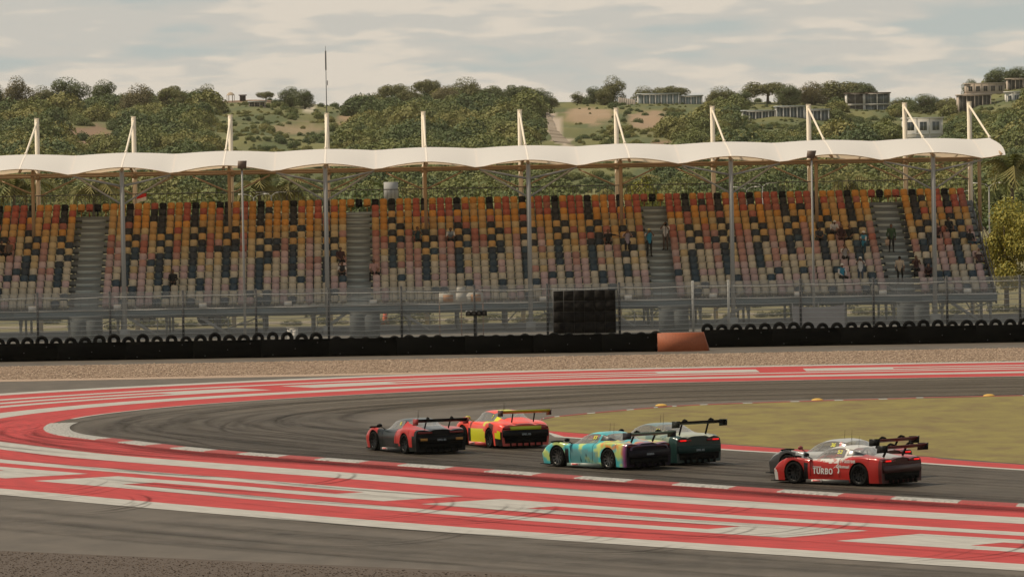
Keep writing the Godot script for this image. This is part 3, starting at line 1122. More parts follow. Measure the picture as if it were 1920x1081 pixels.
	mb.box(Vector3(0, (h0 + h1) / 2, -0.08), Vector3(w + 0.04, h1 - h0 + 0.04, 0.06))
	for s in [-1, 1]: mb.box(Vector3(s * w * 0.4, h0 / 2, -0.08), Vector3(0.08, h0, 0.08))
	put("frame", mb.done(), M.post_dark, scr)
	# light cluster
	var lc = at_depth(893, 587, 291.5)
	var tl = base("signal_light", Vector3(lc.x, 0, -291.5))
	tag(tl, "row of four round black marshal lights on the fence", "signal light")
	mb = MB.new()
	mb.box(Vector3(0, lc.y, 0), Vector3(1.16, 0.30, 0.12))
	mb.box(Vector3(0, lc.y / 2, -0.1), Vector3(0.07, lc.y, 0.07))
	put("housing", mb.done(), M.post_dark, tl)
	for i in 4:
		mb = MB.new()
		mb.lathe([[0.12, 0.06], [0.145, 0.06], [0.15, 0.20], [0.125, 0.20], [0.12, 0.07]], 14, 2, Vector3(-0.43 + i * 0.287, lc.y, 0))
		var hood = put("lamp", mb.done(), M.rubber, tl)
		mb = MB.new()
		mb.ball(Vector3(-0.43 + i * 0.287, lc.y, 0.07), Vector3(0.115, 0.115, 0.04), 10, 6)
		put("lens", mb.done(), mat("lens", Color(0.12, 0.10, 0.085), 0.2), hood)
	# tall lamp poles in front of the stand
	for q in [[453, 308, 0.0, "tall thin grey lamp pole rising in front of the canopy, one lamp level"], [1522, 289, 0.25, "tall thin grey lamp pole with a tilted square lamp head"]]:
		var g = at_depth(q[0], q[1], 296.0)
		var lp = base("lamp_pole", Vector3(g.x, 0, -296))
		tag(lp, q[3], "lamp pole")
		mb = MB.new()
		mb.tube(Vector3.ZERO, Vector3(0, g.y - 0.2, 0), 0.075, 0.05, 10)
		mb.box(Vector3(0, 0.2, 0), Vector3(0.3, 0.4, 0.3))
		put("pole", mb.done(), M.steel_grey, lp)
		mb = MB.new()
		mb.hull8([Vector3(-0.24, -0.22, -0.1), Vector3(0.24 - q[2] * 0.3, -0.22, -0.1), Vector3(0.24 - q[2] * 0.3, -0.22, 0.12), Vector3(-0.24 - q[2] * 0.2, -0.22, 0.12), Vector3(-0.22, 0.2, -0.1), Vector3(0.27, 0.2, -0.1), Vector3(0.27, 0.2, 0.12), Vector3(-0.2, 0.2, 0.12)])
		mb.tube(Vector3(0, -0.35, 0), Vector3(0, -0.1, 0), 0.06, 0.06, 6)
		put("lamp_head", mb.done(), mat("lamp_brown", Color(0.13, 0.085, 0.06), 0.6), lp, Transform3D(Basis(), Vector3(0, g.y, 0)))

func cabinet(called: String, x0: float, x1: float, y0: float, y1: float, z: float, m: Material, label: String, cat: String, d := 0.9) -> void:
	var a = at_depth(x0, y0, z)
	var b = at_depth(x1, y1, z)
	var o = base(called, Vector3((a.x + b.x) / 2, 0, -z))
	tag(o, label, cat)
	var mb = MB.new()
	var hi = maxf(a.y, b.y)
	mb.box(Vector3(0, hi / 2, -d / 2), Vector3(b.x - a.x, hi, d))
	put("body", mb.done(), m, o)
	mb = MB.new()
	mb.box(Vector3(0, hi + 0.03, -d / 2), Vector3(b.x - a.x + 0.08, 0.06, d + 0.08))
	put("lid", mb.done(), m, o)
	for s in [-1, 1]:
		mb = MB.new()
		mb.box(Vector3(s * (b.x - a.x) * 0.245, hi * 0.5, 0.01), Vector3((b.x - a.x) * 0.46, hi * 0.88, 0.02))
		var dr = put("door", mb.done(), m, o)
		mb = MB.new()
		mb.box(Vector3(s * 0.06, hi * 0.5, 0.03), Vector3(0.025, 0.16, 0.03))
		put("handle", mb.done(), M.post_dark, dr)

func build_yard() -> void:
	var grey = mat("cabinet_grey", Color(0.045, 0.052, 0.05), 0.75)
	cabinet("cabinet", 131, 190, 597, 628, 299.0, grey, "grey steel cabinet behind the fence beside the stand of tall grass", "cabinet")
	cabinet("cabinet", 655, 712, 586, 626, 299.0, grey, "grey steel cabinet behind the fence beside an orange cone", "cabinet")
	cabinet("cabinet", 1236, 1292, 577, 618, 299.0, grey, "grey steel cabinet behind the fence gate above the orange block", "cabinet")
	cabinet("cabinet", 1684, 1744, 568, 605, 299.0, grey, "wide grey steel cabinet below the last aisle of the stand", "cabinet")
	cabinet("electric_box", 538, 558, 615, 632, 294.0, M.white_box, "small white electric box at the foot of the fence", "electric box", 0.4)
	# sign board
	var z = 297.0
	var a = at_depth(823, 568, z)
	var b = at_depth(906, 548, z)
	var sg = base("sign_board", Vector3((a.x + b.x) / 2, 0, -z))
	tag(sg, "weathered white and orange board on thin rusty posts behind the fence", "sign board")
	var w = b.x - a.x
	var hy = (a.y + b.y) / 2
	var hh = absf(b.y - a.y)
	for q in [[-0.5, -0.12, 0, 0], [-0.12, 0.12, 1, 0.0], [0.12, 0.5, 0, 0], [-0.1, 0.1, 2, 0.52]]:
		var mb = MB.new()
		var up: float = hy if q[3] == 0 else hy + hh * 0.5 + 0.16
		mb.box(Vector3((q[0] + q[1]) / 2 * w, up, 0.0), Vector3((q[1] - q[0]) * w - 0.01, hh if q[3] == 0 else 0.32, 0.03))
		var pn = put("panel", mb.done(), mat("board_white", Color(0.46, 0.42, 0.35), 0.7), sg)
		if q[2] == 0:
			mb = MB.new()
			mb.box(Vector3((q[0] + q[1]) / 2 * w + 0.05, up - 0.02, 0.018), Vector3((q[1] - q[0]) * w * 0.6, hh * 0.72, 0.006))
			put("orange_print", mb.done(), mat("board_orange", Color(0.42, 0.20, 0.085), 0.7), pn)
	for x in [-0.49, 0.0, 0.49]:
		var mb = MB.new()
		mb.box(Vector3(x * w, hy / 2, -0.05), Vector3(0.06, hy + hh * 0.8, 0.05))
		put("post", mb.done(), mat("rust", Color(0.22, 0.11, 0.06), 0.8), sg)
	# pale banner
	a = at_depth(1487, 601, 295.5)
	b = at_depth(1584, 571, 295.5)
	var mb = MB.new()
	mb.smooth(true)
	var n = 24
	for i in n:
		for k in 6:
			var q = []
			for e in [[i, k], [i, k + 1], [i + 1, k + 1], [i + 1, k]]:
				var x: float = lerpf(a.x, b.x, float(e[0]) / n)
				var y: float = lerpf(0.25, maxf(a.y, b.y) - 0.1 * sin(PI * e[0] / n), e[1] / 6.0)
				q.append(Vector3(x, y, 0.05 * sin(e[0] * 1.1) * (1.0 - e[1] / 7.0) + 0.03 * sin(e[0] * 0.37 + e[1])))
			mb.quad(q[0], q[1], q[2], q[3])
	var bn = base("banner", Vector3(0, 0, -295.5))
	tag(bn, "pale grey fabric banner hung on posts behind the fence", "banner")
	put("cloth", mb.done(), mat("banner_cloth", Color(0.34, 0.31, 0.31), 0.9), bn)
	for x in [a.x, (a.x + b.x) / 2, b.x]:
		mb = MB.new()
		mb.tube(Vector3(x, 0, -0.1), Vector3(x, maxf(a.y, b.y) + 0.1, -0.1), 0.03, 0.03, 6)
		put("post", mb.done(), M.post_dark, bn)
	# cone
	var g = at_depth(722, 602, 333.0)
	mb = MB.new()
	mb.smooth(true)
	mb.lathe([[0.0, 0.95], [0.06, 0.95], [0.22, 0.06]], 14, 1)
	var cn = base("traffic_cone", Vector3(g.x, 0, -333))
	tag(cn, "orange traffic cone standing in the sun behind the stand", "traffic cone")
	var om = mat("cone_orange", Color(0.75, 0.12, 0.03), 0.6)
	put("cone", mb.done(), om, cn)
	mb = MB.new()
	mb.box(Vector3(0, 0.03, 0), Vector3(0.5, 0.06, 0.5))
	put("foot", mb.done(), om, cn)
	truck()
	# flag on the back rail
	a = stand.transform * sl(-14.6, 8.2, 15.8)
	var fg = base("flag", Vector3(a.x, 7.5, a.z))
	tag(fg, "small red over white flag on a stick at the back railing", "flag")
	mb = MB.new()
	mb.tube(Vector3.ZERO, Vector3(0, 1.0, 0), 0.015, 0.015, 5)
	put("stick", mb.done(), M.post_dark, fg)
	for k in 2:
		mb = MB.new()
		mb.smooth(true)
		for i in 8:
			var q = []
			for e in [[i, 0], [i, 1], [i + 1, 1], [i + 1, 0]]:
				q.append(Vector3(-0.6 * e[0] / 8.0, 0.55 + 0.22 * (e[1] + k) - 0.02 * e[0], 0.06 * sin(e[0] * 0.9)))
			mb.quad(q[0], q[1], q[2], q[3])
		put("red_half" if k == 1 else "white_half", mb.done(), mat("flag_red", Color(0.6, 0.03, 0.03)) if k == 1 else M.white_box, fg)
	# board seen from behind, above the back railing
	a = at_depth(733, 358, 352.0)
	var bb = base("billboard", Vector3(a.x, 0, -352))
	tag(bb, "pale grey board standing on posts behind the grandstand", "board")
	mb = MB.new()
	mb.box(Vector3(0, a.y, 0), Vector3(0.95, 1.2, 0.08))
	put("panel", mb.done(), mat("board_grey", Color(0.36, 0.35, 0.33), 0.7), bb)
	for s in [-1, 1]:
		mb = MB.new()
		mb.box(Vector3(s * 0.38, (a.y - 0.3) / 2, -0.08), Vector3(0.08, a.y - 0.3, 0.08))
		put("post", mb.done(), M.steel_grey, bb)
	# street lamps beyond the stand
	for q in [[1855, 345, 430.0, 1], [1797, 360, 430.0, -1], [1430, 345, 470.0, 1], [508, 362, 450.0, 1], [475, 366, 450.0, -1], [1400, 352, 520.0, -1]]:
		a = at_depth(q[0], q[1], q[2])
		var sp = base("street_lamp", Vector3(a.x, 0, -q[2]))
		tag(sp, "slim grey street lamp with curved arms beyond the grandstand", "street lamp", "street lamps beyond the grandstand")
		mb = MB.new()
		mb.tube(Vector3.ZERO, Vector3(0, a.y - 0.2, 0), 0.09, 0.05, 8)
		put("pole", mb.done(), M.steel_grey, sp)
		for s in [-1, 1]:
			mb = MB.new()
			mb.path([Vector3(0, a.y - 0.25, 0), Vector3(s * 0.3, a.y, 0), Vector3(s * 0.9, a.y + 0.12, 0)], 0.035, 5)
			var arm = put("arm", mb.done(), M.steel_grey, sp)
			mb = MB.new()
			mb.box(Vector3(s * 1.05, a.y + 0.1, 0), Vector3(0.5, 0.09, 0.18))
			put("lamp_head", mb.done(), M.white_box, arm)
	trees_near()

func truck() -> void:
	var g = at_depth(350, 612, 338.0)
	var o = base("parked_truck", Vector3(g.x, 0, -338))
	tag(o, "dark green truck parked behind the grandstand, seen under the seats", "truck")
	var gm = mat("truck_green", Color(0.03, 0.13, 0.085), 0.5)
	var mb = MB.new()
	mb.box(Vector3(0.5, 1.55, 0), Vector3(4.2, 1.3, 2.2))
	put("load_bed", mb.done(), gm, o)
	mb = MB.new()
	mb.hull8([Vector3(-3.4, 0.6, -1.05), Vector3(-1.75, 0.6, -1.05), Vector3(-1.75, 0.6, 1.05), Vector3(-3.4, 0.6, 1.05), Vector3(-3.1, 2.3, -1.0), Vector3(-1.75, 2.3, -1.0), Vector3(-1.75, 2.3, 1.0), Vector3(-3.1, 2.3, 1.0)])
	var cab = put("cab", mb.done(), gm, o)
	mb = MB.new()
	mb.box(Vector3(-2.4, 1.85, 1.04), Vector3(0.8, 0.5, 0.05))
	put("side_window", mb.done(), mat("dark_glass", Color(0.02, 0.022, 0.024), 0.1), cab)
	mb = MB.new()
	mb.box(Vector3(-0.4, 0.75, 0), Vector3(6.0, 0.22, 0.9))
	put("chassis", mb.done(), M.post_dark, o)
	var tm = tyre_mesh(0.5, 0.34, 0.17)
	for x in [-2.5, 1.2, 2.0]:
		for s in [-1, 1]:
			var t = put("wheel", tm, M.rubber, o, Transform3D(Basis(), Vector3(x, 0.5, s * 0.95)))
			mb = MB.new()
			mb.tube(Vector3(0, 0, -0.1), Vector3(0, 0, 0.1), 0.3, 0.3, 14)
			put("rim", mb.done(), M.steel_grey, t)

# ------------------------------------------------------------------ hill, trees, houses
const RIDGE := [[-600, 185], [-200, 190], [0, 196], [150, 194], [240, 196], [330, 190], [400, 189], [480, 187], [560, 191], [620, 197], [660, 201], [720, 192], [800, 184], [900, 186], [1000, 190], [1100, 191], [1200, 190], [1300, 192], [1400, 190], [1500, 190], [1650, 198], [1750, 204], [1800, 196], [1850, 172], [1920, 158], [2100, 150], [2600, 165]]
const FOOT := 1200.0
const TOP := 1900.0
var hill_noise := FastNoiseLite.new()

func ridge_y(px: float) -> float:
	for i in RIDGE.size() - 1:
		if px <= RIDGE[i + 1][0]:
			return lerpf(RIDGE[i][1], RIDGE[i + 1][1], smoothstep(0, 1, clampf((px - RIDGE[i][0]) / (RIDGE[i + 1][0] - RIDGE[i][0]), 0, 1)))
	return RIDGE[-1][1]

func hill_h(x: float, d: float) -> float:
	var px = 960.0 + x / d * F
	var top = at_depth(px, ridge_y(px), TOP).y
	var t = (d - FOOT) / (TOP - FOOT)
	if t <= 0.0: return -0.05
	var n = hill_noise.get_noise_2d(x, d) * 3.0 * minf(1.0, t * 4.0) * (1.0 if t < 1.0 else 0.3)
	if t > 1.0: return top - (t - 1.0) * 12.0 + n
	n *= clampf((1.0 - t) * 5.0, 0.15, 1.0)
	return top * (t * 0.8 + 0.2 * t * t) + n

func hill_point(px: float, d: float) -> Vector3:
	var x = (px - 960.0) / F * d
	return Vector3(x, hill_h(x, d), -d)

func bare(p: Vector3) -> Array:          # bare earth and paths seen on the slope: [how much, colour]
	var q = to_px(p)
	var n = hill_noise.get_noise_2d(p.x * 4.0, p.z * 1.5) * 0.5
	var most = 0.0
	var col = Color()
	for e in [[165, 258, 42, 26, Color(0.17, 0.105, 0.06)], [1100, 217, 52, 17, Color(0.27, 0.185, 0.11)], [1212, 225, 38, 20, Color(0.25, 0.165, 0.10)], [655, 222, 26, 10, Color(0.23, 0.15, 0.085)], [560, 240, 60, 10, Color(0.2, 0.15, 0.08)], [1480, 262, 30, 8, Color(0.22, 0.14, 0.08)], [1885, 287, 40, 8, Color(0.26, 0.19, 0.11)], [470, 188, 70, 6, Color(0.19, 0.115, 0.07)], [1260, 268, 40, 5, Color(0.21, 0.13, 0.08)]]:
		var r = Vector2((q.x - e[0]) / e[2], (q.y - e[1]) / e[3]).length() + n
		var a = 1.0 - smoothstep(0.75, 1.1, r)
		if a > most:
			most = a
			col = e[4]
	# the pale track winding up the hill
	var path = [Vector2(1028, 205), Vector2(1038, 225), Vector2(1042, 245), Vector2(1055, 262), Vector2(1060, 275)]
	for i in path.size() - 1:
		var s = Geometry2D.get_closest_point_to_segment(q, path[i], path[i + 1])
		if absf(q.y - s.y) < 3.0 and absf(q.x - s.x) < 5.0 + i * 5.0: return [1.0, Color(0.36, 0.29, 0.22)]
	for e in [[578, 200, 9, 12]]:
		if Vector2((q.x - e[0]) / e[2], (q.y - e[1]) / e[3]).length() < 1.0: return [1.0, Color(0.40, 0.35, 0.26)]
	return [most, col]

func leaf_mesh(lobes: Array, n: int, size: float, cols: Array, seed_: int) -> ArrayMesh:   # leaf clumps spread through a crown of lobes [centre, radii]
	var r = RandomNumberGenerator.new()
	r.seed = seed_
	var vs = PackedVector3Array()
	var ns = PackedVector3Array()
	var cs = PackedColorArray()
	for k in n:
		var lb: Array = lobes[r.randi() % lobes.size()]
		var d = Vector3(r.randfn(), r.randfn(), r.randfn()).normalized()
		var rad = lerpf(0.55, 1.06, sqrt(r.randf()))
		var c: Vector3 = lb[0] + d * rad * lb[1]
		var nn = (d + Vector3(r.randfn(), r.randfn(), r.randfn()) * 0.45 + Vector3(0, 0.25, 0)).normalized()
		var a = nn.cross(Vector3(r.randfn(), r.randfn(), r.randfn())).normalized()
		var b = nn.cross(a)
		var s = size * r.randf_range(0.6, 1.3)
		var col: Color = cols[0].lerp(cols[1], r.randf())
		var pts = [c + a * s, c + b * s * 0.7, c - a * s, c - b * s * 0.7]
		for i in [0, 2, 1, 0, 3, 2]:
			vs.append(pts[i])
			ns.append(nn)
			cs.append(col)
	var arr = []
	arr.resize(Mesh.ARRAY_MAX)
	arr[Mesh.ARRAY_VERTEX] = vs
	arr[Mesh.ARRAY_NORMAL] = ns
	arr[Mesh.ARRAY_COLOR] = cs
	var m = ArrayMesh.new()
	m.add_surface_from_arrays(Mesh.PRIMITIVE_TRIANGLES, arr)
	return m

func lobes_for(kind: int, seed_: int) -> Array:          # a crown one metre wide, its top at y = 1
	var r = RandomNumberGenerator.new()
	r.seed = seed_
	var out = []
	match kind:
		0:   # round and dense
			for k in 12:
				var a = r.randf() * TAU
				var q = r.randf_range(0.08, 0.34)
				out.append([Vector3(cos(a) * q, r.randf_range(0.18, 0.72), sin(a) * q), Vector3(0.22, 0.22, 0.22) * r.randf_range(0.75, 1.1)])
			out.append([Vector3(0, 0.72, 0), Vector3(0.26, 0.26, 0.26)])
		1:   # wide umbrella
			for k in 20:
				var a = r.randf() * TAU
				var q = 0.37 * sqrt(r.randf())
				out.append([Vector3(cos(a) * q, 0.80 - q * q * 1.7 + r.randf_range(-0.26, 0.02), sin(a) * q), Vector3(0.17, 0.16, 0.17) * r.randf_range(0.8, 1.15)])
		2:   # tall and loose
			for k in 10:
				var a = r.randf() * TAU
				var q = r.randf_range(0.0, 0.28)
				out.append([Vector3(cos(a) * q, r.randf_range(0.28, 0.86), sin(a) * q), Vector3(0.20, 0.13, 0.20) * r.randf_range(0.7, 1.15)])
	return out

func trunk_mesh(kind: int, seed_: int) -> ArrayMesh:
	var r = RandomNumberGenerator.new()
	r.seed = seed_
	var mb = MB.new()
	mb.tube(Vector3(0, -0.06, 0), Vector3(0.01, 0.4, 0), 0.035, 0.022, 7)
	for k in 5:
		var a = TAU * k / 5.0 + r.randf()
		mb.tube(Vector3(0.01, 0.3 + 0.02 * k, 0), Vector3(cos(a) * 0.26, 0.72, sin(a) * 0.26), 0.016, 0.005, 5)
	return mb.done()

var crowns := []
var trunks := []
const LEAF_TONES := [[Color(0.055, 0.076, 0.022), Color(0.105, 0.125, 0.036)], [Color(0.090, 0.094, 0.026), Color(0.155, 0.146, 0.042)], [Color(0.11, 0.092, 0.036), Color(0.17, 0.14, 0.055)], [Color(0.10, 0.11, 0.030), Color(0.165, 0.155, 0.045)]]

func tree(called: String, at: Vector3, w: float, h: float, kind: int, tone: int, label: String, group: String, turn := 0.0) -> Node3D:
	var o = base(called, at, turn)
	tag(o, label, "tree", group)
	var s = Basis.from_scale(Vector3(w, h, w))
	put("trunk", trunks[kind], M.trunk, o, Transform3D(s))
	put("crown", crowns[kind * 4 + tone], M.leaf, o, Transform3D(s))
	return o

func build_hill() -> void:
	hill_noise.seed = 5
	hill_noise.frequency = 0.018
	hill_noise.fractal_octaves = 4
	var st = SurfaceTool.new()
	st.begin(Mesh.PRIMITIVE_TRIANGLES)
	st.set_smooth_group(0)
	var px = []
	for i in 321: px.append(-700.0 + i * 10.5)
	var ds = []
	for k in 70: ds.append(1190.0 + k * 12.0)
	for k in ds.size():
		for i in px.size():
			var p = hill_point(px[i], ds[k])
			var e = bare(p)
			var n = hill_noise.get_noise_2d(p.x * 2.0, p.z * 0.8) + 0.5 * hill_noise.get_noise_2d(p.x * 9.0, p.z * 3.0)
			var c = Color(0.062, 0.076, 0.020).lerp(Color(0.125, 0.118, 0.034), clampf(0.5 + n * 1.6, 0, 1))
			st.set_color(c.lerp(e[1], e[0]))
			st.add_vertex(p)
	var w = px.size()
	for k in ds.size() - 1:
		for i in w - 1:
			var a = k * w + i
			for q in [a, a + w, a + w + 1, a, a + w + 1, a + 1]: st.add_index(q)
	st.generate_normals()
	setting("hill", st.commit(), vmat("hill_soil", 0.95), "low scrub-covered hill behind the grandstand")
	for kind in 3:
		trunks.append(trunk_mesh(kind, 60 + kind))
		for tone in 4:
			crowns.append(leaf_mesh(lobes_for(kind, 70 + kind * 7 + tone), 7000, 0.019, LEAF_TONES[tone], 80 + kind * 4 + tone))
	# trees one can tell apart on the skyline: [px, top y, width px, shape, tone, depth]
	var sky = [[38, 140, 60, 0, 2, 1840], [85, 158, 55, 0, 1, 1850], [130, 142, 84, 0, 0, 1850], [202, 147, 62, 0, 0, 1850], [268, 154, 78, 0, 2, 1800], [318, 158, 62, 2, 3, 1800], [345, 164, 48, 2, 3, 1790], [395, 155, 48, 0, 1, 1880], [505, 166, 33, 1, 1, 1890], [552, 160, 48, 0, 0, 1860], [578, 165, 44, 0, 0, 1850], [676, 175, 44, 0, 1, 1860], [708, 172, 40, 0, 1, 1850], [742, 145, 62, 1, 1, 1870], [806, 137, 52, 1, 1, 1880], [776, 160, 60, 0, 1, 1840], [845, 158, 60, 0, 2, 1850], [882, 142, 74, 0, 1, 1870], [930, 158, 56, 0, 0, 1850], [977, 153, 64, 1, 0, 1870], [1015, 163, 56, 0, 0, 1860], [1040, 180, 34, 0, 1, 1860], [1090, 170, 34, 0, 1, 1880], [1120, 160, 40, 0, 0, 1880], [1156, 139, 60, 0, 1, 1890], [1140, 162, 42, 0, 1, 1870], [1214, 160, 52, 0, 1, 1895], [1266, 156, 66, 1, 1, 1898], [1356, 166, 64, 0, 1, 1860], [1400, 168, 46, 0, 0, 1850], [1446, 141, 84, 1, 1, 1880], [1486, 155, 56, 0, 0, 1860], [1528, 150, 60, 0, 2, 1870], [1586, 138, 96, 1, 1, 1890], [1622, 147, 60, 1, 0, 1885], [1692, 181, 44, 0, 1, 1850], [1742, 178, 66, 0, 0, 1840], [1778, 190, 40, 0, 1, 1830], [1828, 146, 36, 0, 0, 1890], [1880, 124, 66, 0, 0, 1895], [1916, 128, 60, 0, 0, 1895], [1965, 130, 80, 0, 0, 1895], [-40, 150, 90, 0, 0, 1850], [-5, 152, 60, 0, 1, 1850]]
	var kinds = ["dense round tree on the skyline of the hill", "wide umbrella-shaped tree on the skyline of the hill", "tall feathery bamboo clump on the hill"]
	var tones = ["dark green", "olive green", "brownish olive", "pale yellow-green"]
	var own = {395: "round olive tree standing alone beside the gazebo on the ridge", 505: "small lone olive tree on the bare open ridge", 552: "larger of two joined dark green trees at the end of the bare ridge", 578: "smaller of two joined dark green trees at the end of the bare ridge", 742: "olive spreading tree where the wooded crest begins", 806: "flat-topped olive tree on a thin trunk above the wooded crest", 1156: "tall olive tree standing above the beige retaining wall", 1140: "low olive tree crown beside the beige retaining wall", 1214: "olive tree just behind the glazed pavilion's roof", 1266: "wide olive tree behind the glazed pavilion's lower wing", 1446: "broad umbrella tree standing above the long white villa", 1486: "dark tree touching the broad umbrella tree above the long villa", 1528: "brownish tree between the two broadest trees of the ridge", 1586: "broadest olive tree, behind the two-storey villa with brown roof", 1622: "dark spreading tree just behind the brown villa roof", 1828: "small dark tree beside the bare concrete house", 318: "taller pale feathery bamboo clump at the edge of the wood", 345: "shorter pale feathery bamboo clump at the edge of the wood", 38: "brownish bare-topped tree rising at the end of the wood"}
	for q in sky:
		var p = hill_point(q[0], q[5])
		var top = at_depth(q[0], q[1], q[5]).y
		var ww: float = q[2] * q[5] / F * 1.12
		var lab: String = tones[q[4]] + " " + kinds[q[3]]
		var grp = lab + "s"
		if own.has(q[0]):
			lab = own[q[0]]
			grp = "trees on the hill"
		tree("hill_tree", p, ww, maxf(top - p.y, ww * 0.55), q[3], q[4], lab, grp, hash1(q[0]) * TAU)
	scrub()
	houses()

func scrub() -> void:
	var spots = [[], [], []]
	for k in 12500:
		var px = rng.randf_range(-250, 2170)
		var d = FOOT + 700.0 * rng.randf()
		if k % 9 == 0: d = rng.randf_range(620, 1200)
		var p = hill_point(px, d)
		var q = to_px(p)
		var dens = 0.95
		if q.x > 395 and q.x < 650: dens = 0.85
		if q.x > 1040 and q.x < 1250 and q.y < 262: dens = 0.85
		if q.x > 90 and q.x < 230 and q.y > 225: dens = 0.35
		var e = bare(p)
		if e[0] > 0.4: dens *= 0.12
		var clump = 0.5 + 0.9 * hill_noise.get_noise_2d(p.x * 1.4 + 300, p.z * 0.6)
		if rng.randf() > dens * clampf(clump + 0.35, 0.25, 1.0): continue
		var skip = false
		var low = 99.0
		for b in [[1180, 1330, 168, 200], [1385, 1562, 195, 228], [1580, 1676, 168, 210], [1685, 1780, 218, 290], [1012, 1080, 203, 292], [1075, 1135, 205, 240], [1790, 1925, 140, 200]]:     # not over the houses' fronts
			if q.x > b[0] and q.x < b[1] and q.y > b[2] - 10 and q.y < b[3] + 6 and d < 1895:
				if b[0] == 1012 or rng.randf() < 0.3: skip = true
				low = minf(low, rng.randf_range(0.35, 0.8))
			elif q.x > b[0] - 8 and q.x < b[1] + 8 and q.y >= b[3] + 6 and q.y < b[3] + 45: low = minf(low, 0.8 + (q.y - b[3]) / 45.0 * 2.0)
		if skip: continue
		var s = (1.6 + 5.4 * rng.randf() * rng.randf() + 0.8 * rng.randf()) if q.x < 395 or (q.x > 650 and q.x < 1040) or q.x > 1250 else 0.45 + 2.2 * rng.randf() * rng.randf()
		if q.y < 205.0: s = minf(s, 2.0 if (q.x > 395 and q.x < 650) or (q.x > 1040 and q.x < 1350) else 4.4)
		if d < 1200.0: s *= 0.85
		s = minf(s, low)
		var hue = clampf(0.5 + hill_noise.get_noise_2d(p.x * 0.9 - 900, p.z * 0.5) * 1.3 + rng.randf_range(-0.3, 0.3), 0, 0.999)
		spots[int(hue * 3)].append([p, s])
	var lab = ["dark green bushes covering the hillside", "olive bushes covering the hillside", "pale yellowish scrub covering the hillside"]
	var tint = [[Color(0.052, 0.080, 0.021), Color(0.090, 0.120, 0.028)], [Color(0.092, 0.112, 0.023), Color(0.145, 0.156, 0.033)], [Color(0.132, 0.138, 0.027), Color(0.205, 0.185, 0.046)]]
	for k in 3:
		var lobes = []
		for j in 7:
			var a = TAU * j / 7.0
			lobes.append([Vector3(cos(a) * 0.5, 0.45 + 0.2 * sin(j * 2.3), sin(a) * 0.5), Vector3(0.46, 0.42, 0.46)])
		lobes.append([Vector3(0, 0.8, 0), Vector3(0.55, 0.42, 0.55)])
		var mm = MultiMesh.new()
		mm.transform_format = MultiMesh.TRANSFORM_3D
		mm.use_colors = true
		mm.mesh = leaf_mesh(lobes, 1500, 0.075, [Color(1, 1, 1), Color(1, 1, 1)], 90 + k)
		mm.instance_count = spots[k].size()
		for i in spots[k].size():
			var s: float = spots[k][i][1]
			mm.set_instance_transform(i, Transform3D(Basis(Vector3.UP, rng.randf() * TAU).scaled(Vector3(s * rng.randf_range(0.8, 1.2), s * rng.randf_range(0.75, 1.25), s)), spots[k][i][0] - Vector3(0, 0.25 * s, 0)))
			mm.set_instance_color(i, tint[k][0].lerp(tint[k][1], rng.randf()))
		var o = MultiMeshInstance3D.new()
		o.name = numbered("scrub")
		o.multimesh = mm
		o.material_override = M.leaf
		add_child(o)
		tag(o, lab[k], "scrub", "", "stuff")

func house_block(o: Node3D, x0: float, x1: float, y0: float, y1: float, dep: float, floors: int, bays: int, wall: Material, roof: Material, glass: Material, zoff := 0.0, solid := false) -> void:
	var mb = MB.new()
	var w = x1 - x0
	var fh = (y1 - y0) / floors
	mb.box(Vector3((x0 + x1) / 2, (y0 + y1) / 2, -dep / 2 - 0.5 + zoff), Vector3(w - 0.1, y1 - y0 - 0.1, dep - 0.6))
	put("wall", mb.done(), wall, o)
	if solid:
		mb = MB.new()
		mb.box(Vector3((x0 + x1) / 2, (y0 + y1) / 2, -0.25 + zoff), Vector3(w - 0.04, y1 - y0, 0.3))
		put("front_wall", mb.done(), wall, o)
	for f in floors:
		mb = MB.new()
		mb.box(Vector3((x0 + x1) / 2, y0 + fh * f + 0.12, -dep / 2 + zoff), Vector3(w + 0.3, 0.26, dep + 0.3))
		put("floor_slab", mb.done(), wall, o)
		for b in bays + 1:
			mb = MB.new()
			mb.box(Vector3(lerpf(x0 + 0.16, x1 - 0.16, float(b) / bays), y0 + fh * (f + 0.5), -0.15 + zoff), Vector3(0.32, fh, 0.3))
			put("pillar", mb.done(), wall, o)
		for b in bays:
			mb = MB.new()
			var xa = lerpf(x0 + 0.16, x1 - 0.16, (b + 0.5) / bays)
			var ww = (w - 0.32) / bays - 0.42
			var wh = fh - 0.62
			var wz = -0.45 + zoff
			if solid:
				ww *= 0.62
				wh *= 0.62
				wz = -0.07 + zoff
			mb.box(Vector3(xa, y0 + fh * (f + 0.52), wz), Vector3(ww, wh, 0.06))
			var pane = put("window", mb.done(), glass, o)
			mb = MB.new()
			mb.box(Vector3(xa, y0 + fh * (f + 0.52), wz + 0.05), Vector3(0.09, wh, 0.05))
			put("frame", mb.done(), wall, pane)
	mb = MB.new()
	mb.box(Vector3((x0 + x1) / 2, y1 + 0.16, -dep / 2 + zoff), Vector3(w + 0.7, 0.34, dep + 0.8))
	put("roof", mb.done(), roof, o)

func house(called: String, label: String, px0: float, px1: float, ybot: float, d: float) -> Array:
	var dd = FOOT
	while dd < d and to_px(hill_point((px0 + px1) / 2, dd)).y > ybot: dd += 4.0     # stand it where the slope shows at that height
	d = dd
	var a = at_depth(px0, ybot, d)
	var b = at_depth(px1, ybot, d)
	var o = base(called, Vector3((a.x + b.x) / 2, (a.y + b.y) / 2, -d))
	tag(o, label, "house")
	var m = d / F
	return [o, m, (b.x - a.x) / 2]

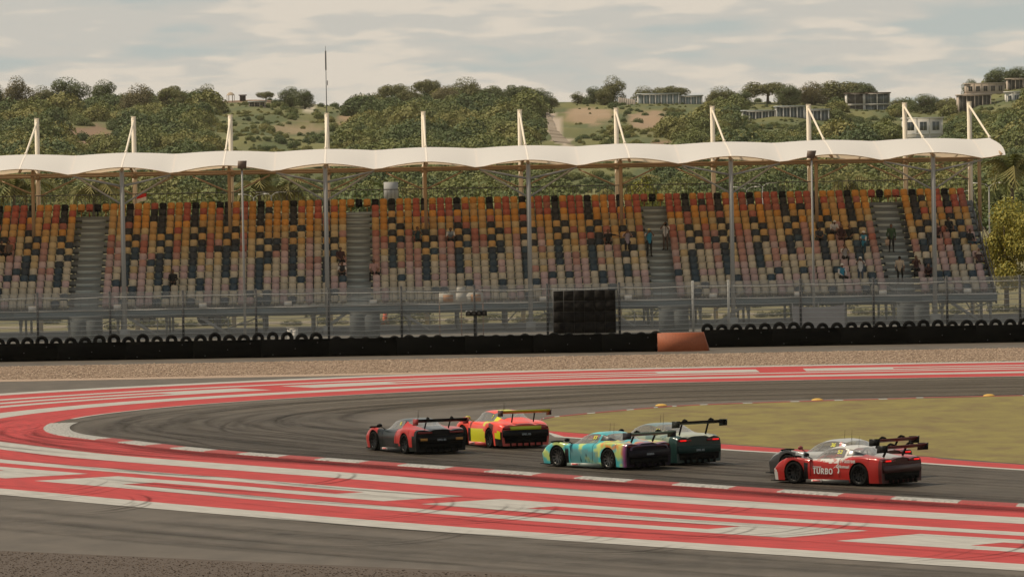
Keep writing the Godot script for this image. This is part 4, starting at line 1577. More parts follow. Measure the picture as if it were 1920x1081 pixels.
func houses() -> void:
	var white = mat("house_white", Color(0.66, 0.63, 0.58), 0.8)
	var conc = mat("house_concrete", Color(0.46, 0.38, 0.31), 0.9)
	var glass = mat("house_glass", Color(0.09, 0.11, 0.115), 0.15)
	var pale = mat("house_pale_glass", Color(0.24, 0.29, 0.29), 0.2)
	var dark = mat("house_dark", Color(0.06, 0.055, 0.05), 0.7)
	var brown = mat("house_brown_roof", Color(0.10, 0.065, 0.05), 0.8)
	var sheet = mat("house_sheet_roof", Color(0.42, 0.45, 0.45), 0.5)
	var h = house("pavilion", "long glazed pavilion with a flat pale roof on the hilltop", 1196, 1318, 193, 1880)
	var k: float = h[1]
	house_block(h[0], -h[2], h[2] * 0.28, -3.0, 17 * k, 9.0, 1, 7, white, sheet, pale)
	house_block(h[0], h[2] * 0.3, h[2], -3.0, 12.5 * k, 9.0, 1, 4, white, sheet, pale, -1.5)
	h = house("stone_wall", "low beige retaining wall beside the glazed pavilion", 1160, 1192, 194, 1870)
	h[0].set_meta("category", "wall")
	for i in 8:
		var mb = MB.new()
		mb.box(Vector3(lerpf(-h[2], h[2], (i + 0.5) / 8.0), 0.2 - i * 0.12, -0.3), Vector3(h[2] / 4.0 - 0.02, 4.0, 0.6))
		put("panel", mb.done(), conc, h[0])
	h = house("villa", "long white villa with a taller glazed middle, below big trees", 1393, 1556, 222, 1800)
	k = h[1]
	var w: float = h[2]
	house_block(h[0], -w, -w * 0.24, -3.0, 15 * k, 8.0, 1, 5, white, sheet, glass, -1.0)
	house_block(h[0], -w * 0.23, w * 0.43, -3.0, 22 * k, 9.0, 1, 4, white, sheet, glass)
	house_block(h[0], w * 0.44, w, -3.0, 15 * k, 8.0, 1, 3, white, sheet, glass, -1.0)
	h = house("villa", "two-storey villa with a dark brown roof band and wide balconies", 1588, 1670, 206, 1870)
	k = h[1]
	w = h[2]
	house_block(h[0], -w * 0.18, w, -2.0, 31 * k, 9.0, 2, 2, white, brown, glass)
	house_block(h[0], -w, -w * 0.2, -2.0, 31 * k, 9.0, 2, 1, white, brown, dark)
	h = house("white_house", "plain white two-storey house low on the slope behind the canopy", 1696, 1769, 262, 1700)
	k = h[1]
	w = h[2]
	house_block(h[0], -w, w, -3.0, 40 * k, 9.0, 2, 3, white, white, glass, 0.0, true)
	h = house("concrete_house", "unfinished bare concrete house with open storeys on the hill", 1798, 1886, 198, 1870)
	k = h[1]
	w = h[2]
	house_block(h[0], -w, w * 0.4, -3.0, 20 * k, 9.0, 1, 4, conc, conc, dark)
	house_block(h[0], -w * 0.65, w, 20 * k + 0.4, 41 * k, 8.0, 1, 5, conc, conc, dark, -1.0, true)
	h = house("white_house", "small white box house beside the concrete house", 1887, 1914, 189, 1865)
	k = h[1]
	house_block(h[0], -h[2], h[2], -2.0, 16 * k, 5.0, 1, 2, white, white, glass, 0.0, true)
	h = house("concrete_house", "tan concrete house highest on the hill under dark trees", 1890, 1935, 168, 1885)
	k = h[1]
	house_block(h[0], -h[2], h[2], -2.0, 20 * k, 6.0, 1, 3, conc, conc, dark)
	# the pale track winding up the hill
	var line = [[1027, 205, 6], [1034, 218, 9], [1038, 232, 13], [1041, 245, 16], [1050, 258, 24], [1060, 270, 34]]
	var mbp = MB.new()
	var prev = []
	for i in 41:
		var t = i / 40.0 * (line.size() - 1)
		var a: Array = line[int(t)]
		var b: Array = line[mini(int(t) + 1, line.size() - 1)]
		var fx = lerpf(a[0], b[0], t - int(t))
		var fy = lerpf(a[1], b[1], t - int(t))
		var fw = lerpf(a[2], b[2], t - int(t)) * 0.5
		var dd = FOOT
		while dd < TOP and to_px(hill_point(fx, dd)).y > fy: dd += 3.0
		var pair = [hill_point(fx - fw, dd) + Vector3(0, 0.3, 0), hill_point(fx + fw, dd) + Vector3(0, 0.3, 0)]
		if prev: mbp.quad(prev[0], prev[1], pair[1], pair[0])
		prev = pair
	setting("path", mbp.done(), mat("path_gravel", Color(0.22, 0.175, 0.13), 0.95), "pale gravel track winding up the hill")
	# gazebo and hut on the open ridge
	var p = at_depth(432, 186, 1885)
	var g = base("gazebo", p)
	tag(g, "small round-roofed gazebo on the open ridge", "gazebo")
	var mb = MB.new()
	mb.lathe([[0.05, 2.6], [0.8, 2.3], [1.45, 1.5], [1.5, 1.4]], 10, 1)
	put("roof", mb.done(), mat("thatch", Color(0.38, 0.30, 0.22), 0.9), g)
	for i in 6:
		mb = MB.new()
		mb.tube(Vector3(1.3 * cos(i * TAU / 6), -1.5, 1.3 * sin(i * TAU / 6)), Vector3(1.3 * cos(i * TAU / 6), 1.5, 1.3 * sin(i * TAU / 6)), 0.09, 0.09, 6)
		put("post", mb.done(), conc, g)
	h = house("hut", "small brown hut beside the gazebo on the ridge", 449, 460, 187, 1885)
	house_block(h[0], -h[2], h[2], -1.0, 8 * h[1], 2.5, 1, 1, brown, brown, dark)
	h = house("shed", "low pale shed roof on the open slope below the ridge", 466, 497, 196, 1840)
	house_block(h[0], -h[2], h[2], -1.0, 5 * h[1], 4.0, 1, 3, conc, sheet, dark)
	h = house("shed", "white-roofed shed half hidden by bushes below the round tree", 394, 412, 207, 1830)
	house_block(h[0], -h[2], h[2], -1.0, 4 * h[1], 3.0, 1, 2, conc, white, dark)

func palm(at: Vector3, h: float, r: float, seed_: int, label: String) -> void:
	var q = RandomNumberGenerator.new()
	q.seed = seed_
	var o = base("palm_tree", at)
	tag(o, label, "palm tree", "palm trees beyond the grandstand")
	var mb = MB.new()
	mb.smooth(true)
	var lean = Vector3(q.randf_range(-0.4, 0.4), 0, q.randf_range(-0.3, 0.3))
	for i in 5:
		mb.tube(Vector3(0, h * i / 5.0, 0) + lean * (i / 5.0) ** 2, Vector3(0, h * (i + 1) / 5.0, 0) + lean * ((i + 1) / 5.0) ** 2, lerpf(0.2, 0.13, i / 5.0), lerpf(0.2, 0.13, (i + 1) / 5.0), 8, false)
	put("trunk", mb.done(), M.trunk, o)
	for v in 2:
		if not M.has("frond_mesh%d" % v):
			mb = MB.new()
			mb.col = Color(0.13, 0.14, 0.035) if v == 0 else Color(0.21, 0.18, 0.05)
			var prev = Vector3.ZERO
			for i in 14:
				var t = (i + 1) / 14.0
				var p = Vector3(t * 0.95, 0.34 * sin(t * 2.6) - 0.42 * t * t, 0)
				mb.tube(prev, p, 0.012, 0.008, 4, false)
				for s in [-1, 1]:
					var len = 0.34 * sin(PI * clampf(t * 0.9 + 0.08, 0, 1)) + 0.05
					mb.tri(prev, p, (prev + p) / 2 + Vector3(0.16, -0.14 - 0.1 * v, s * len))
				prev = p
			M["frond_mesh%d" % v] = mb.done()
	for i in 15:
		var b = Basis(Vector3.UP, TAU * i / 15.0 + q.randf() * 0.3) * Basis(Vector3.BACK, q.randf_range(-0.5, 0.75))
		put("frond", M["frond_mesh%d" % (i % 2)], M.leaf, o, Transform3D(b.scaled(Vector3.ONE * r * q.randf_range(0.85, 1.1)), Vector3(0, h, 0) + lean))

func trees_near() -> void:
	for q in [[20, 352, 480, "palm tree with drooping fronds behind the stand's near end"], [50, 346, 500, "palm tree with drooping fronds behind the stand's near end"], [172, 356, 470, "palm tree between the canopy masts with short pale fronds"], [490, 350, 480, "palm tree with wide fronds showing below the canopy"], [535, 356, 500, "palm tree with wide fronds showing below the canopy"], [1200, 348, 560, "distant palm tree behind the round yellow-green tree"], [1898, 318, 420, "tall palm tree beyond the end of the stand"], [1590, 345, 600, "distant palm tree seen over the crowded rows"]]:
		var p = at_depth(q[0], q[1], q[2])
		palm(Vector3(p.x, 0, -q[2]), maxf(p.y - 0.3, 3.0), 3.0, int(q[0]), q[3])
	# leafy trees close behind the stand
	var near = leaf_mesh(lobes_for(0, 301), 9000, 0.017, [Color(0.13, 0.145, 0.02), Color(0.27, 0.25, 0.035)], 302)
	var near2 = leaf_mesh(lobes_for(2, 303), 12000, 0.014, [Color(0.16, 0.165, 0.02), Color(0.36, 0.29, 0.035)], 304)
	for q in [[1205, 324, 4.2, 345, near, "round yellow-green tree just behind the top rows"], [1885, 362, 5.4, 336, near2, "leafy yellow-green tree beside the end of the stand"], [1945, 385, 5.0, 334, near2, "yellowish tree at the edge of the car park"], [1398, 372, 3.0, 350, near, "low yellow-green bush top behind the railing"]]:
		var p = at_depth(q[0], q[1], q[3])
		var o = base("leafy_tree", Vector3(p.x, 0, -q[3]), hash1(int(q[0])) * 6.0)
		tag(o, q[5], "tree")
		var s = Basis.from_scale(Vector3(q[2], p.y, q[2]))
		put("trunk", trunks[0], M.trunk, o, Transform3D(s))
		put("crown", q[4], M.leaf, o, Transform3D(s))
	# shrubs in the sun behind the stand, seen under the seats
	var shrub = leaf_mesh([[Vector3(0, 0.4, 0), Vector3(0.5, 0.42, 0.5)], [Vector3(0.35, 0.3, 0.1), Vector3(0.35, 0.32, 0.35)], [Vector3(-0.35, 0.32, 0), Vector3(0.35, 0.32, 0.4)]], 700, 0.05, [Color(0.065, 0.08, 0.02), Color(0.14, 0.14, 0.035)], 310)
	for k in 46:
		var sc = rng.randf_range(0.35, 0.8)
		var o = put("shrub", shrub, M.leaf, null, Transform3D(Basis(Vector3.UP, rng.randf() * TAU).scaled(Vector3(sc * 2.0, sc, sc)), Vector3(-27.0 + k * 1.45 + rng.randf_range(-0.6, 0.6), -0.05, -rng.randf_range(332.5, 337))))
		tag(o, "low green grass clump behind the supports of the grandstand", "shrub", "grass clumps under the grandstand")
	for k in 34:
		var x = -33.0 + k * 2.2 + rng.randf_range(-0.9, 0.9)
		if x > -24 and x < -16: continue
		var sc = rng.randf_range(0.9, 1.9)
		var o = put("shrub", shrub, M.leaf, null, Transform3D(Basis(Vector3.UP, rng.randf() * TAU).scaled(Vector3(sc * 1.3, sc, sc)), Vector3(x, -0.05, -rng.randf_range(344, 372))))
		tag(o, "green shrub in the sun behind the grandstand, seen under the seats", "shrub", "shrubs behind the grandstand")

# ------------------------------------------------------------------ racing cars: x forward, y up, z to the car's right
# stations: x, sill half-width, greatest half-width, shoulder height, belt half-width, belt height, roof half-width, roof height
const MID_ENGINE := [[2.36, 0.60, 0.66, 0.30, 0.45, 0.33, 0.25, 0.34], [2.25, 0.82, 0.88, 0.44, 0.55, 0.43, 0.30, 0.43], [2.0, 0.93, 0.97, 0.65, 0.60, 0.54, 0.32, 0.52], [1.7, 0.97, 1.0, 0.78, 0.62, 0.62, 0.34, 0.59], [1.33, 0.98, 1.02, 0.83, 0.64, 0.69, 0.36, 0.65], [1.02, 0.95, 0.99, 0.80, 0.68, 0.74, 0.44, 0.73], [0.75, 0.92, 0.955, 0.77, 0.75, 0.775, 0.54, 0.90], [0.4, 0.91, 0.94, 0.765, 0.77, 0.795, 0.575, 1.075], [0.05, 0.91, 0.94, 0.775, 0.77, 0.81, 0.585, 1.165], [-0.35, 0.93, 0.955, 0.80, 0.755, 0.84, 0.58, 1.185], [-0.75, 0.96, 0.99, 0.845, 0.72, 0.88, 0.53, 1.13], [-1.05, 0.99, 1.02, 0.88, 0.68, 0.905, 0.47, 1.05], [-1.33, 1.0, 1.03, 0.90, 0.66, 0.91, 0.43, 0.985], [-1.7, 1.0, 1.03, 0.89, 0.66, 0.895, 0.41, 0.93], [-2.0, 0.98, 1.01, 0.865, 0.66, 0.875, 0.40, 0.895], [-2.2, 0.94, 0.965, 0.83, 0.64, 0.845, 0.40, 0.86]]
const REAR_ENGINE := [[2.25, 0.55, 0.62, 0.34, 0.45, 0.36, 0.25, 0.37], [2.12, 0.80, 0.86, 0.52, 0.55, 0.49, 0.32, 0.50], [1.85, 0.93, 0.96, 0.74, 0.58, 0.64, 0.34, 0.63], [1.55, 0.97, 0.99, 0.84, 0.60, 0.72, 0.36, 0.71], [1.22, 0.97, 0.99, 0.87, 0.63, 0.80, 0.40, 0.79], [0.95, 0.93, 0.95, 0.86, 0.68, 0.85, 0.47, 0.86], [0.65, 0.90, 0.92, 0.85, 0.72, 0.87, 0.55, 1.05], [0.3, 0.89, 0.915, 0.85, 0.735, 0.88, 0.58, 1.22], [-0.05, 0.89, 0.92, 0.86, 0.735, 0.89, 0.59, 1.285], [-0.4, 0.91, 0.945, 0.88, 0.72, 0.91, 0.575, 1.28], [-0.8, 0.95, 0.98, 0.91, 0.69, 0.935, 0.53, 1.22], [-1.24, 0.98, 1.01, 0.93, 0.66, 0.95, 0.46, 1.10], [-1.6, 0.98, 1.01, 0.91, 0.64, 0.935, 0.42, 1.00], [-1.95, 0.95, 0.98, 0.86, 0.62, 0.90, 0.40, 0.93], [-2.2, 0.88, 0.92, 0.78, 0.60, 0.83, 0.38, 0.86]]
const FRONT_ENGINE := [[2.48, 0.62, 0.70, 0.40, 0.45, 0.44, 0.25, 0.46], [2.38, 0.84, 0.90, 0.60, 0.55, 0.60, 0.30, 0.62], [2.1, 0.95, 0.98, 0.80, 0.60, 0.76, 0.32, 0.77], [1.75, 0.98, 1.01, 0.87, 0.62, 0.84, 0.34, 0.85], [1.43, 0.98, 1.02, 0.90, 0.64, 0.88, 0.36, 0.89], [1.05, 0.95, 0.98, 0.90, 0.67, 0.92, 0.42, 0.93], [0.75, 0.92, 0.95, 0.90, 0.71, 0.94, 0.52, 1.02], [0.4, 0.91, 0.94, 0.90, 0.74, 0.95, 0.57, 1.20], [0.0, 0.91, 0.94, 0.91, 0.745, 0.96, 0.59, 1.315], [-0.4, 0.92, 0.95, 0.92, 0.74, 0.97, 0.59, 1.345], [-0.8, 0.95, 0.98, 0.94, 0.72, 0.985, 0.57, 1.30], [-1.15, 0.98, 1.01, 0.96, 0.70, 1.0, 0.53, 1.20], [-1.43, 0.99, 1.02, 0.97, 0.68, 1.01, 0.49, 1.11], [-1.8, 0.98, 1.01, 0.965, 0.68, 1.01, 0.46, 1.035], [-2.15, 0.96, 0.98, 0.95, 0.66, 0.99, 0.45, 1.01], [-2.36, 0.90, 0.93, 0.90, 0.64, 0.95, 0.44, 0.965]]
const SEGS := [4, 3, 4, 6, 6, 3, 3]
const SEG_FIRST := [0, 4, 7, 11, 17, 23, 26]     # first strip of each span
const ARCH := 0.395
const HUB := 0.345

func station(tab: Array, x: float) -> Array:
	var i = 0
	while i < tab.size() - 2 and x < tab[i + 1][0]: i += 1
	var out = []
	var t = clampf((tab[i][0] - x) / (tab[i][0] - tab[i + 1][0]), 0, 1)
	for k in 8:
		var a: float = tab[maxi(i - 1, 0)][k]
		var b: float = tab[i][k]
		var c: float = tab[i + 1][k]
		var d: float = tab[mini(i + 2, tab.size() - 1)][k]
		out.append(cubic_interpolate(b, c, a, d, t))
	return out

func section(spec: Dictionary, x: float, y0: float) -> Array:    # right half, from the sill to the middle of the roof: Vector2(z, y)
	var s = station(spec.shape, x)
	var z0: float = lerpf(s[1], s[2], clampf((y0 - 0.1) / 0.25, 0, 1))
	var y_mid: float = maxf(lerpf(y0, s[3], 0.45), minf(0.42, s[3] - 0.05))
	if y0 > 0.3: y_mid = lerpf(y0, s[3] - 0.04, 0.5)
	var p = [Vector2(z0, y0), Vector2(s[2], y_mid), Vector2(s[2] * 0.985, lerpf(y_mid, s[3], 0.68)), Vector2(s[2] * 0.90, s[3]), Vector2(s[4], s[5]), Vector2(s[6], s[7] - 0.055), Vector2(s[6] * 0.62, s[7] - 0.008), Vector2(0, s[7])]
	var out = []
	for k in 7:
		var a: Vector2 = p[maxi(k - 1, 0)]
		var d: Vector2 = p[mini(k + 2, 7)] if k < 6 else Vector2(-p[6].x, p[6].y)
		if k == 4: a = p[4] * 2.0 - p[5]       # glass stays flat
		if k == 4: d = p[5] * 2.0 - p[4]
		if k == 3: d = p[4] * 2.0 - p[3]
		if k == 5: a = p[5] + Vector2(0.05, -0.05)
		for j in SEGS[k]:
			out.append(p[k].cubic_interpolate(p[k + 1], a, d, float(j) / SEGS[k]))
	out.append(p[7])
	return out

func sill(spec: Dictionary, x: float, inside: bool) -> float:
	for ax in spec.axles:
		var d = absf(x - ax)
		if d < ARCH - 0.0005 or (inside and d < ARCH + 0.001):
			return HUB + sqrt(maxf(ARCH * ARCH - d * d, 0.0))
	return 0.10

func skin_point(spec: Dictionary, x: float, idx: int, side: int) -> Vector3:
	var q: Vector2 = section(spec, x, sill(spec, x, false))[idx]
	return Vector3(x, q.y, q.x * side)

func car(spec: Dictionary) -> Node3D:
	var h: Vector2 = spec.heading.normalized()
	var corner: Vector3 = on_ground(spec.wheel_px[0], spec.wheel_px[1])
	var rear: float = spec.axles[1]
	var side: float = spec.get("wheel_side", -1.0)
	var fwd = Vector3(h.x, 0, h.y)
	var right = Vector3(-h.y, 0, h.x)
	var pos = corner - fwd * rear - right * side * 0.87
	var o = base("race_car", Vector3(pos.x, 0.006, pos.z), atan2(-h.y, h.x))
	tag(o, spec.label, "race car")
	var paint: Callable = spec.paint
	# ---- the skin
	var xs = []
	var x: float = spec.shape[0][0]
	var tail: float = spec.shape[-1][0]
	while x > tail:
		xs.append([x, false])
		x -= 0.032
	xs.append([tail, false])
	for ax in spec.axles:
		for e in [ax + ARCH, ax - ARCH]:
			xs = xs.filter(func(q): return absf(q[0] - e) > 0.012)
			xs.append([e + 0.0002, e < ax])
			xs.append([e - 0.0002, e > ax])
	xs.sort_custom(func(a, b): return a[0] > b[0])
	var rows = []
	for q in xs:
		var y0 = sill(spec, q[0], q[1])
		var half = section(spec, q[0], y0)
		var ring = []
		for p in half: ring.append(Vector3(q[0], p.y, p.x))
		for k in range(half.size() - 2, -1, -1): ring.append(Vector3(q[0], half[k].y, -half[k].x))
		rows.append(ring)
	var n: int = rows[0].size()
	var nr = rows.size()
	var nrm = []
	for i in nr:
		var line = []
		for k in n:
			var dx: Vector3 = rows[mini(i + 1, nr - 1)][k] - rows[maxi(i - 1, 0)][k]
			var dk: Vector3 = rows[i][mini(k + 1, n - 1)] - rows[i][maxi(k - 1, 0)]
			if absf(dx.x) < 0.02: dx = Vector3(-1, 0, 0)
			line.append(dk.cross(dx).normalized())
		nrm.append(line)
	var lists = {"body": [[], [], []], "side_window_l": [[], [], []], "side_window_r": [[], [], []], "windscreen": [[], [], []], "rear_window": [[], [], []]}
	var mid = (n - 1) / 2
	for i in nr - 1:
		var cx: float = (rows[i][0].x + rows[i + 1][0].x) / 2
		for k in n - 1:
			var strip = k if k < mid else n - 2 - k
			var to = "body"
			if strip >= SEG_FIRST[4] and strip < SEG_FIRST[5] and cx < spec.side_glass[0] and cx > spec.side_glass[1]: to = "side_window_r" if k < mid else "side_window_l"
			elif strip >= SEG_FIRST[5] and cx < spec.screen[0] and cx > spec.screen[1]: to = "windscreen"
			elif strip >= SEG_FIRST[5] - 1 and cx < spec.rear_glass[0] and cx > spec.rear_glass[1]: to = "rear_window"
			var L: Array = lists[to]
			var tone = Color(1, 1, 1)
			if to == "body": tone = paint.call((rows[i][k] + rows[i + 1][k + 1]) * 0.5, strip)
			for e in [[i, k], [i + 1, k], [i + 1, k + 1], [i, k], [i + 1, k + 1], [i, k + 1]]:
				var p: Vector3 = rows[e[0]][e[1]]
				L[0].append(p)
				L[1].append(nrm[e[0]][e[1]])
				L[2].append(paint.call(p, strip) if to == "body" and spec.key == "c" else tone)
	for to in lists:
		if lists[to][0].is_empty(): continue
		var arr = []
		arr.resize(Mesh.ARRAY_MAX)
		arr[Mesh.ARRAY_VERTEX] = PackedVector3Array(lists[to][0])
		arr[Mesh.ARRAY_NORMAL] = PackedVector3Array(lists[to][1])
		arr[Mesh.ARRAY_COLOR] = PackedColorArray(lists[to][2])
		var am = ArrayMesh.new()
		am.add_surface_from_arrays(Mesh.PRIMITIVE_TRIANGLES, arr)
		put("body" if to == "body" else ("side_window" if to.begins_with("side") else to), am, M.car_paint if to == "body" else M.car_glass, o)
	# ---- door gaps
	for s in [-1, 1]:
		for gx in [spec.side_glass[0] - 0.16, spec.side_glass[1] + 0.04]:
			var mg = MB.new()
			var sec = section(spec, gx, 0.10)
			for k in range(2, SEG_FIRST[4]):
				mg.bar(Vector3(gx, sec[k].y, (sec[k].x + 0.001) * s), Vector3(gx, sec[k + 1].y, (sec[k + 1].x + 0.001) * s), 0.014, 0.006, Vector3(0, 0, 1))
			put("door_gap", mg.done(), M.carbon, o)
	# ---- ends, floor, wells
	var mb = MB.new()
	var c = Vector3(tail + 0.02, 0.55, 0)
	for k in n - 1: mb.tri(c, rows[nr - 1][k], rows[nr - 1][k + 1])
	mb.tri(c, rows[nr - 1][n - 1], rows[nr - 1][0])
	put("rear_panel", mb.done(), mat("car_rear_" + spec.key, spec.rear_tone, 0.4), o)
	mb = MB.new()
	c = Vector3(spec.shape[0][0] + 0.03, 0.24, 0)
	for k in n - 1: mb.tri(c, rows[0][k + 1], rows[0][k])
	mb.tri(c, rows[0][0], rows[0][n - 1])
	put("nose_panel", mb.done(), M.carbon, o)
	mb = MB.new()
	mb.box(Vector3(0.0, 0.10, 0), Vector3(4.2, 0.04, 1.15))
	put("floor_pan", mb.done(), M.carbon, o)
	for ax in spec.axles:
		var wz: float = station(spec.shape, ax)[2]
		for s in [-1, 1]:
			mb = MB.new()
			for k in 14:
				var a0 = PI * k / 14.0
				var a1 = PI * (k + 1) / 14.0
				var p0 = Vector3(ax + cos(a0) * ARCH, HUB + sin(a0) * ARCH, 0)
				var p1 = Vector3(ax + cos(a1) * ARCH, HUB + sin(a1) * ARCH, 0)
				mb.quad(p0 + Vector3(0, 0, s * (wz - 0.01)), p1 + Vector3(0, 0, s * (wz - 0.01)), p1 + Vector3(0, 0, s * 0.5), p0 + Vector3(0, 0, s * 0.5))
				mb.tri(Vector3(ax, HUB, s * 0.5), p0 + Vector3(0, 0, s * 0.5), p1 + Vector3(0, 0, s * 0.5))
			put("wheel_well", mb.done(), M.carbon, o)
			wheel(o, Vector3(ax, HUB, s * (wz - 0.165)), s, spec.rim)
	# ---- aero: splitter, skirts, diffuser
	var nose: float = spec.shape[0][0]
	mb = MB.new()
	mb.hull8([Vector3(nose - 0.55, 0.06, -0.97), Vector3(nose - 0.55, 0.06, 0.97), Vector3(nose + 0.10, 0.06, 0.80), Vector3(nose + 0.10, 0.06, -0.80), Vector3(nose - 0.55, 0.10, -0.97), Vector3(nose - 0.55, 0.10, 0.97), Vector3(nose + 0.10, 0.085, 0.80), Vector3(nose + 0.10, 0.085, -0.80)])
	put("splitter", mb.done(), M.carbon, o)
	for s in [-1, 1]:
		mb = MB.new()
		var wz: float = station(spec.shape, 0.1)[2]
		mb.hull8([Vector3(spec.axles[0] - 0.45, 0.05, s * (wz - 0.1)), Vector3(spec.axles[1] + 0.42, 0.05, s * (wz - 0.1)), Vector3(spec.axles[1] + 0.42, 0.05, s * (wz + 0.07)), Vector3(spec.axles[0] - 0.45, 0.05, s * (wz + 0.02)), Vector3(spec.axles[0] - 0.45, 0.17, s * (wz - 0.1)), Vector3(spec.axles[1] + 0.42, 0.20, s * (wz - 0.1)), Vector3(spec.axles[1] + 0.42, 0.18, s * (wz + 0.05)), Vector3(spec.axles[0] - 0.45, 0.15, s * (wz + 0.0))])
		var sk = put("side_skirt", mb.done(), mat("car_skirt_" + spec.key, spec.skirt, 0.45), o)
		mb = MB.new()
		mb.box(Vector3(0.42, 0.115, s * (wz + 0.035)), Vector3(0.42, 0.075, 0.03))
		put("sponsor_plate", mb.done(), mat("plate_white", Color(0.62, 0.55, 0.50), 0.5), sk)
		mb = MB.new()
		mb.box(Vector3(0.42, 0.12, s * (wz + 0.052)), Vector3(0.30, 0.04, 0.006))
		put("sponsor_print", mb.done(), mat("plate_red", Color(0.6, 0.06, 0.06), 0.5), sk)
	mb = MB.new()
	mb.hull8([Vector3(tail + 0.5, 0.07, -0.70), Vector3(tail + 0.5, 0.07, 0.70), Vector3(tail - 0.04, 0.20, 0.80), Vector3(tail - 0.04, 0.20, -0.80), Vector3(tail + 0.5, 0.34, -0.70), Vector3(tail + 0.5, 0.34, 0.70), Vector3(tail - 0.02, 0.44, 0.84), Vector3(tail - 0.02, 0.44, -0.84)])
	for k in 6: mb.box(Vector3(tail + 0.02, 0.17, -0.60 + k * 0.24), Vector3(0.30, 0.20, 0.012))
	put("diffuser", mb.done(), M.carbon, o)
	# ---- rear bumper face with its marks
	mb = MB.new()
	mb.hull8([Vector3(tail + 0.05, 0.40, -0.90), Vector3(tail + 0.05, 0.40, 0.90), Vector3(tail - 0.09, 0.42, 0.86), Vector3(tail - 0.09, 0.42, -0.86), Vector3(tail + 0.05, 0.66, -0.90), Vector3(tail + 0.05, 0.66, 0.90), Vector3(tail - 0.06, 0.64, 0.86), Vector3(tail - 0.06, 0.64, -0.86)])
	var bump = put("rear_bumper", mb.done(), mat("car_bump_" + spec.key, spec.bumper, 0.4), o)
	if spec.has("bar"):
		mb = MB.new()
		mb.hull8([Vector3(tail + 0.02, 0.66, -0.60), Vector3(tail + 0.02, 0.66, 0.60), Vector3(tail - 0.07, 0.66, 0.58), Vector3(tail - 0.07, 0.66, -0.58), Vector3(tail + 0.02, 0.79, -0.62), Vector3(tail + 0.02, 0.79, 0.62), Vector3(tail - 0.05, 0.78, 0.60), Vector3(tail - 0.05, 0.78, -0.60)])
		put("rear_strip", mb.done(), mat("car_bar_" + spec.key, spec.bar, 0.4), o)
	for s in [-1, 1]:
		mb = MB.new()
		mb.hull8([Vector3(tail + 0.03, spec.lamp_y - 0.035, s * 0.34), Vector3(tail + 0.06, spec.lamp_y - 0.04, s * 0.88), Vector3(tail - 0.03, spec.lamp_y - 0.04, s * 0.87), Vector3(tail - 0.05, spec.lamp_y - 0.035, s * 0.34), Vector3(tail + 0.03, spec.lamp_y + 0.025, s * 0.34), Vector3(tail + 0.06, spec.lamp_y + 0.04, s * 0.88), Vector3(tail - 0.03, spec.lamp_y + 0.04, s * 0.87), Vector3(tail - 0.05, spec.lamp_y + 0.025, s * 0.34)])
		put("tail_light", mb.done(), mat("tail_glass", Color(0.16, 0.008, 0.008), 0.15), o)
		if spec.get("lit", false):
			mb = MB.new()
			mb.box(Vector3(tail - 0.05, spec.lamp_y, s * 0.68), Vector3(0.03, 0.045, 0.24))
			put("brake_light", mb.done(), M.brake_glow, o)
		if spec.get("stickers", false):
			mb = MB.new()
			mb.box(Vector3(tail - 0.085, 0.52, s * 0.68), Vector3(0.03, 0.085, 0.26))
			put("sticker", mb.done(), mat("sticker_amber", Color(0.42, 0.19, 0.03), 0.5), bump)
	if spec.has("plate"):
		words(bump, spec.plate, Transform3D(Basis(Vector3(0, 0, 1), Vector3.UP, Vector3(-1, 0, 0)), Vector3(tail - 0.1, 0.50, 0)), 0.07, mat("print_grey", Color(0.30, 0.33, 0.34), 0.5))
	# ---- wing
	var wy: float = spec.wing[1]
	var wx: float = spec.wing[0]
	var span: float = spec.wing[2]
	mb = MB.new()
	mb.smooth(true)
	var prof = []
	for k in 9:
		var t = k / 8.0
		prof.append(Vector2(-t * 0.34, -0.05 * sin(PI * t) + 0.06 * t))
	for k in 8:
		for m in [[0.0, 1.0], [0.022, -1.0]]:
			var a = Vector3(wx + prof[k].x, wy + prof[k].y + m[0], -span / 2)
			var b = Vector3(wx + prof[k + 1].x, wy + prof[k + 1].y + m[0], -span / 2)
			var d = Vector3(0, 0, span)
			mb.quad(a, a + d, b + d, b)
	mb.box(Vector3(wx - 0.345, wy + 0.075, 0), Vector3(0.012, 0.05, span))
	mb.box(Vector3(wx - 0.01, wy + 0.011, 0), Vector3(0.02, 0.03, span))
	put("wing_plane", mb.done(), mat("car_wing_" + spec.key, spec.wing_tone, 0.4), o)
	for s in [-1, 1]:
		mb = MB.new()
		mb.hull8([Vector3(wx + 0.04, wy - 0.13, s * span / 2), Vector3(wx - 0.38, wy - 0.10, s * span / 2), Vector3(wx - 0.38, wy - 0.10, s * (span / 2 + 0.02)), Vector3(wx + 0.04, wy - 0.13, s * (span / 2 + 0.02)), Vector3(wx + 0.02, wy + 0.10, s * span / 2), Vector3(wx - 0.40, wy + 0.12, s * span / 2), Vector3(wx - 0.40, wy + 0.12, s * (span / 2 + 0.02)), Vector3(wx + 0.02, wy + 0.10, s * (span / 2 + 0.02))])
		put("end_plate", mb.done(), mat("car_end_" + spec.key, spec.end_tone, 0.4), o)
		mb = MB.new()
		var foot: float = station(spec.shape, tail + 0.28)[7]
		var pts: Array
		if spec.get("necks", true):
			pts = [Vector3(tail + 0.34, foot - 0.02, 0), Vector3(tail + 0.24, lerpf(foot, wy, 0.6), 0), Vector3(tail + 0.14, wy + 0.08, 0), Vector3(wx - 0.08, wy + 0.13, 0), Vector3(wx - 0.22, wy + 0.09, 0), Vector3(wx - 0.24, wy + 0.03, 0)]
		else:
			pts = [Vector3(tail + 0.25, foot - 0.02, 0), Vector3(wx - 0.1, wy - 0.02, 0)]
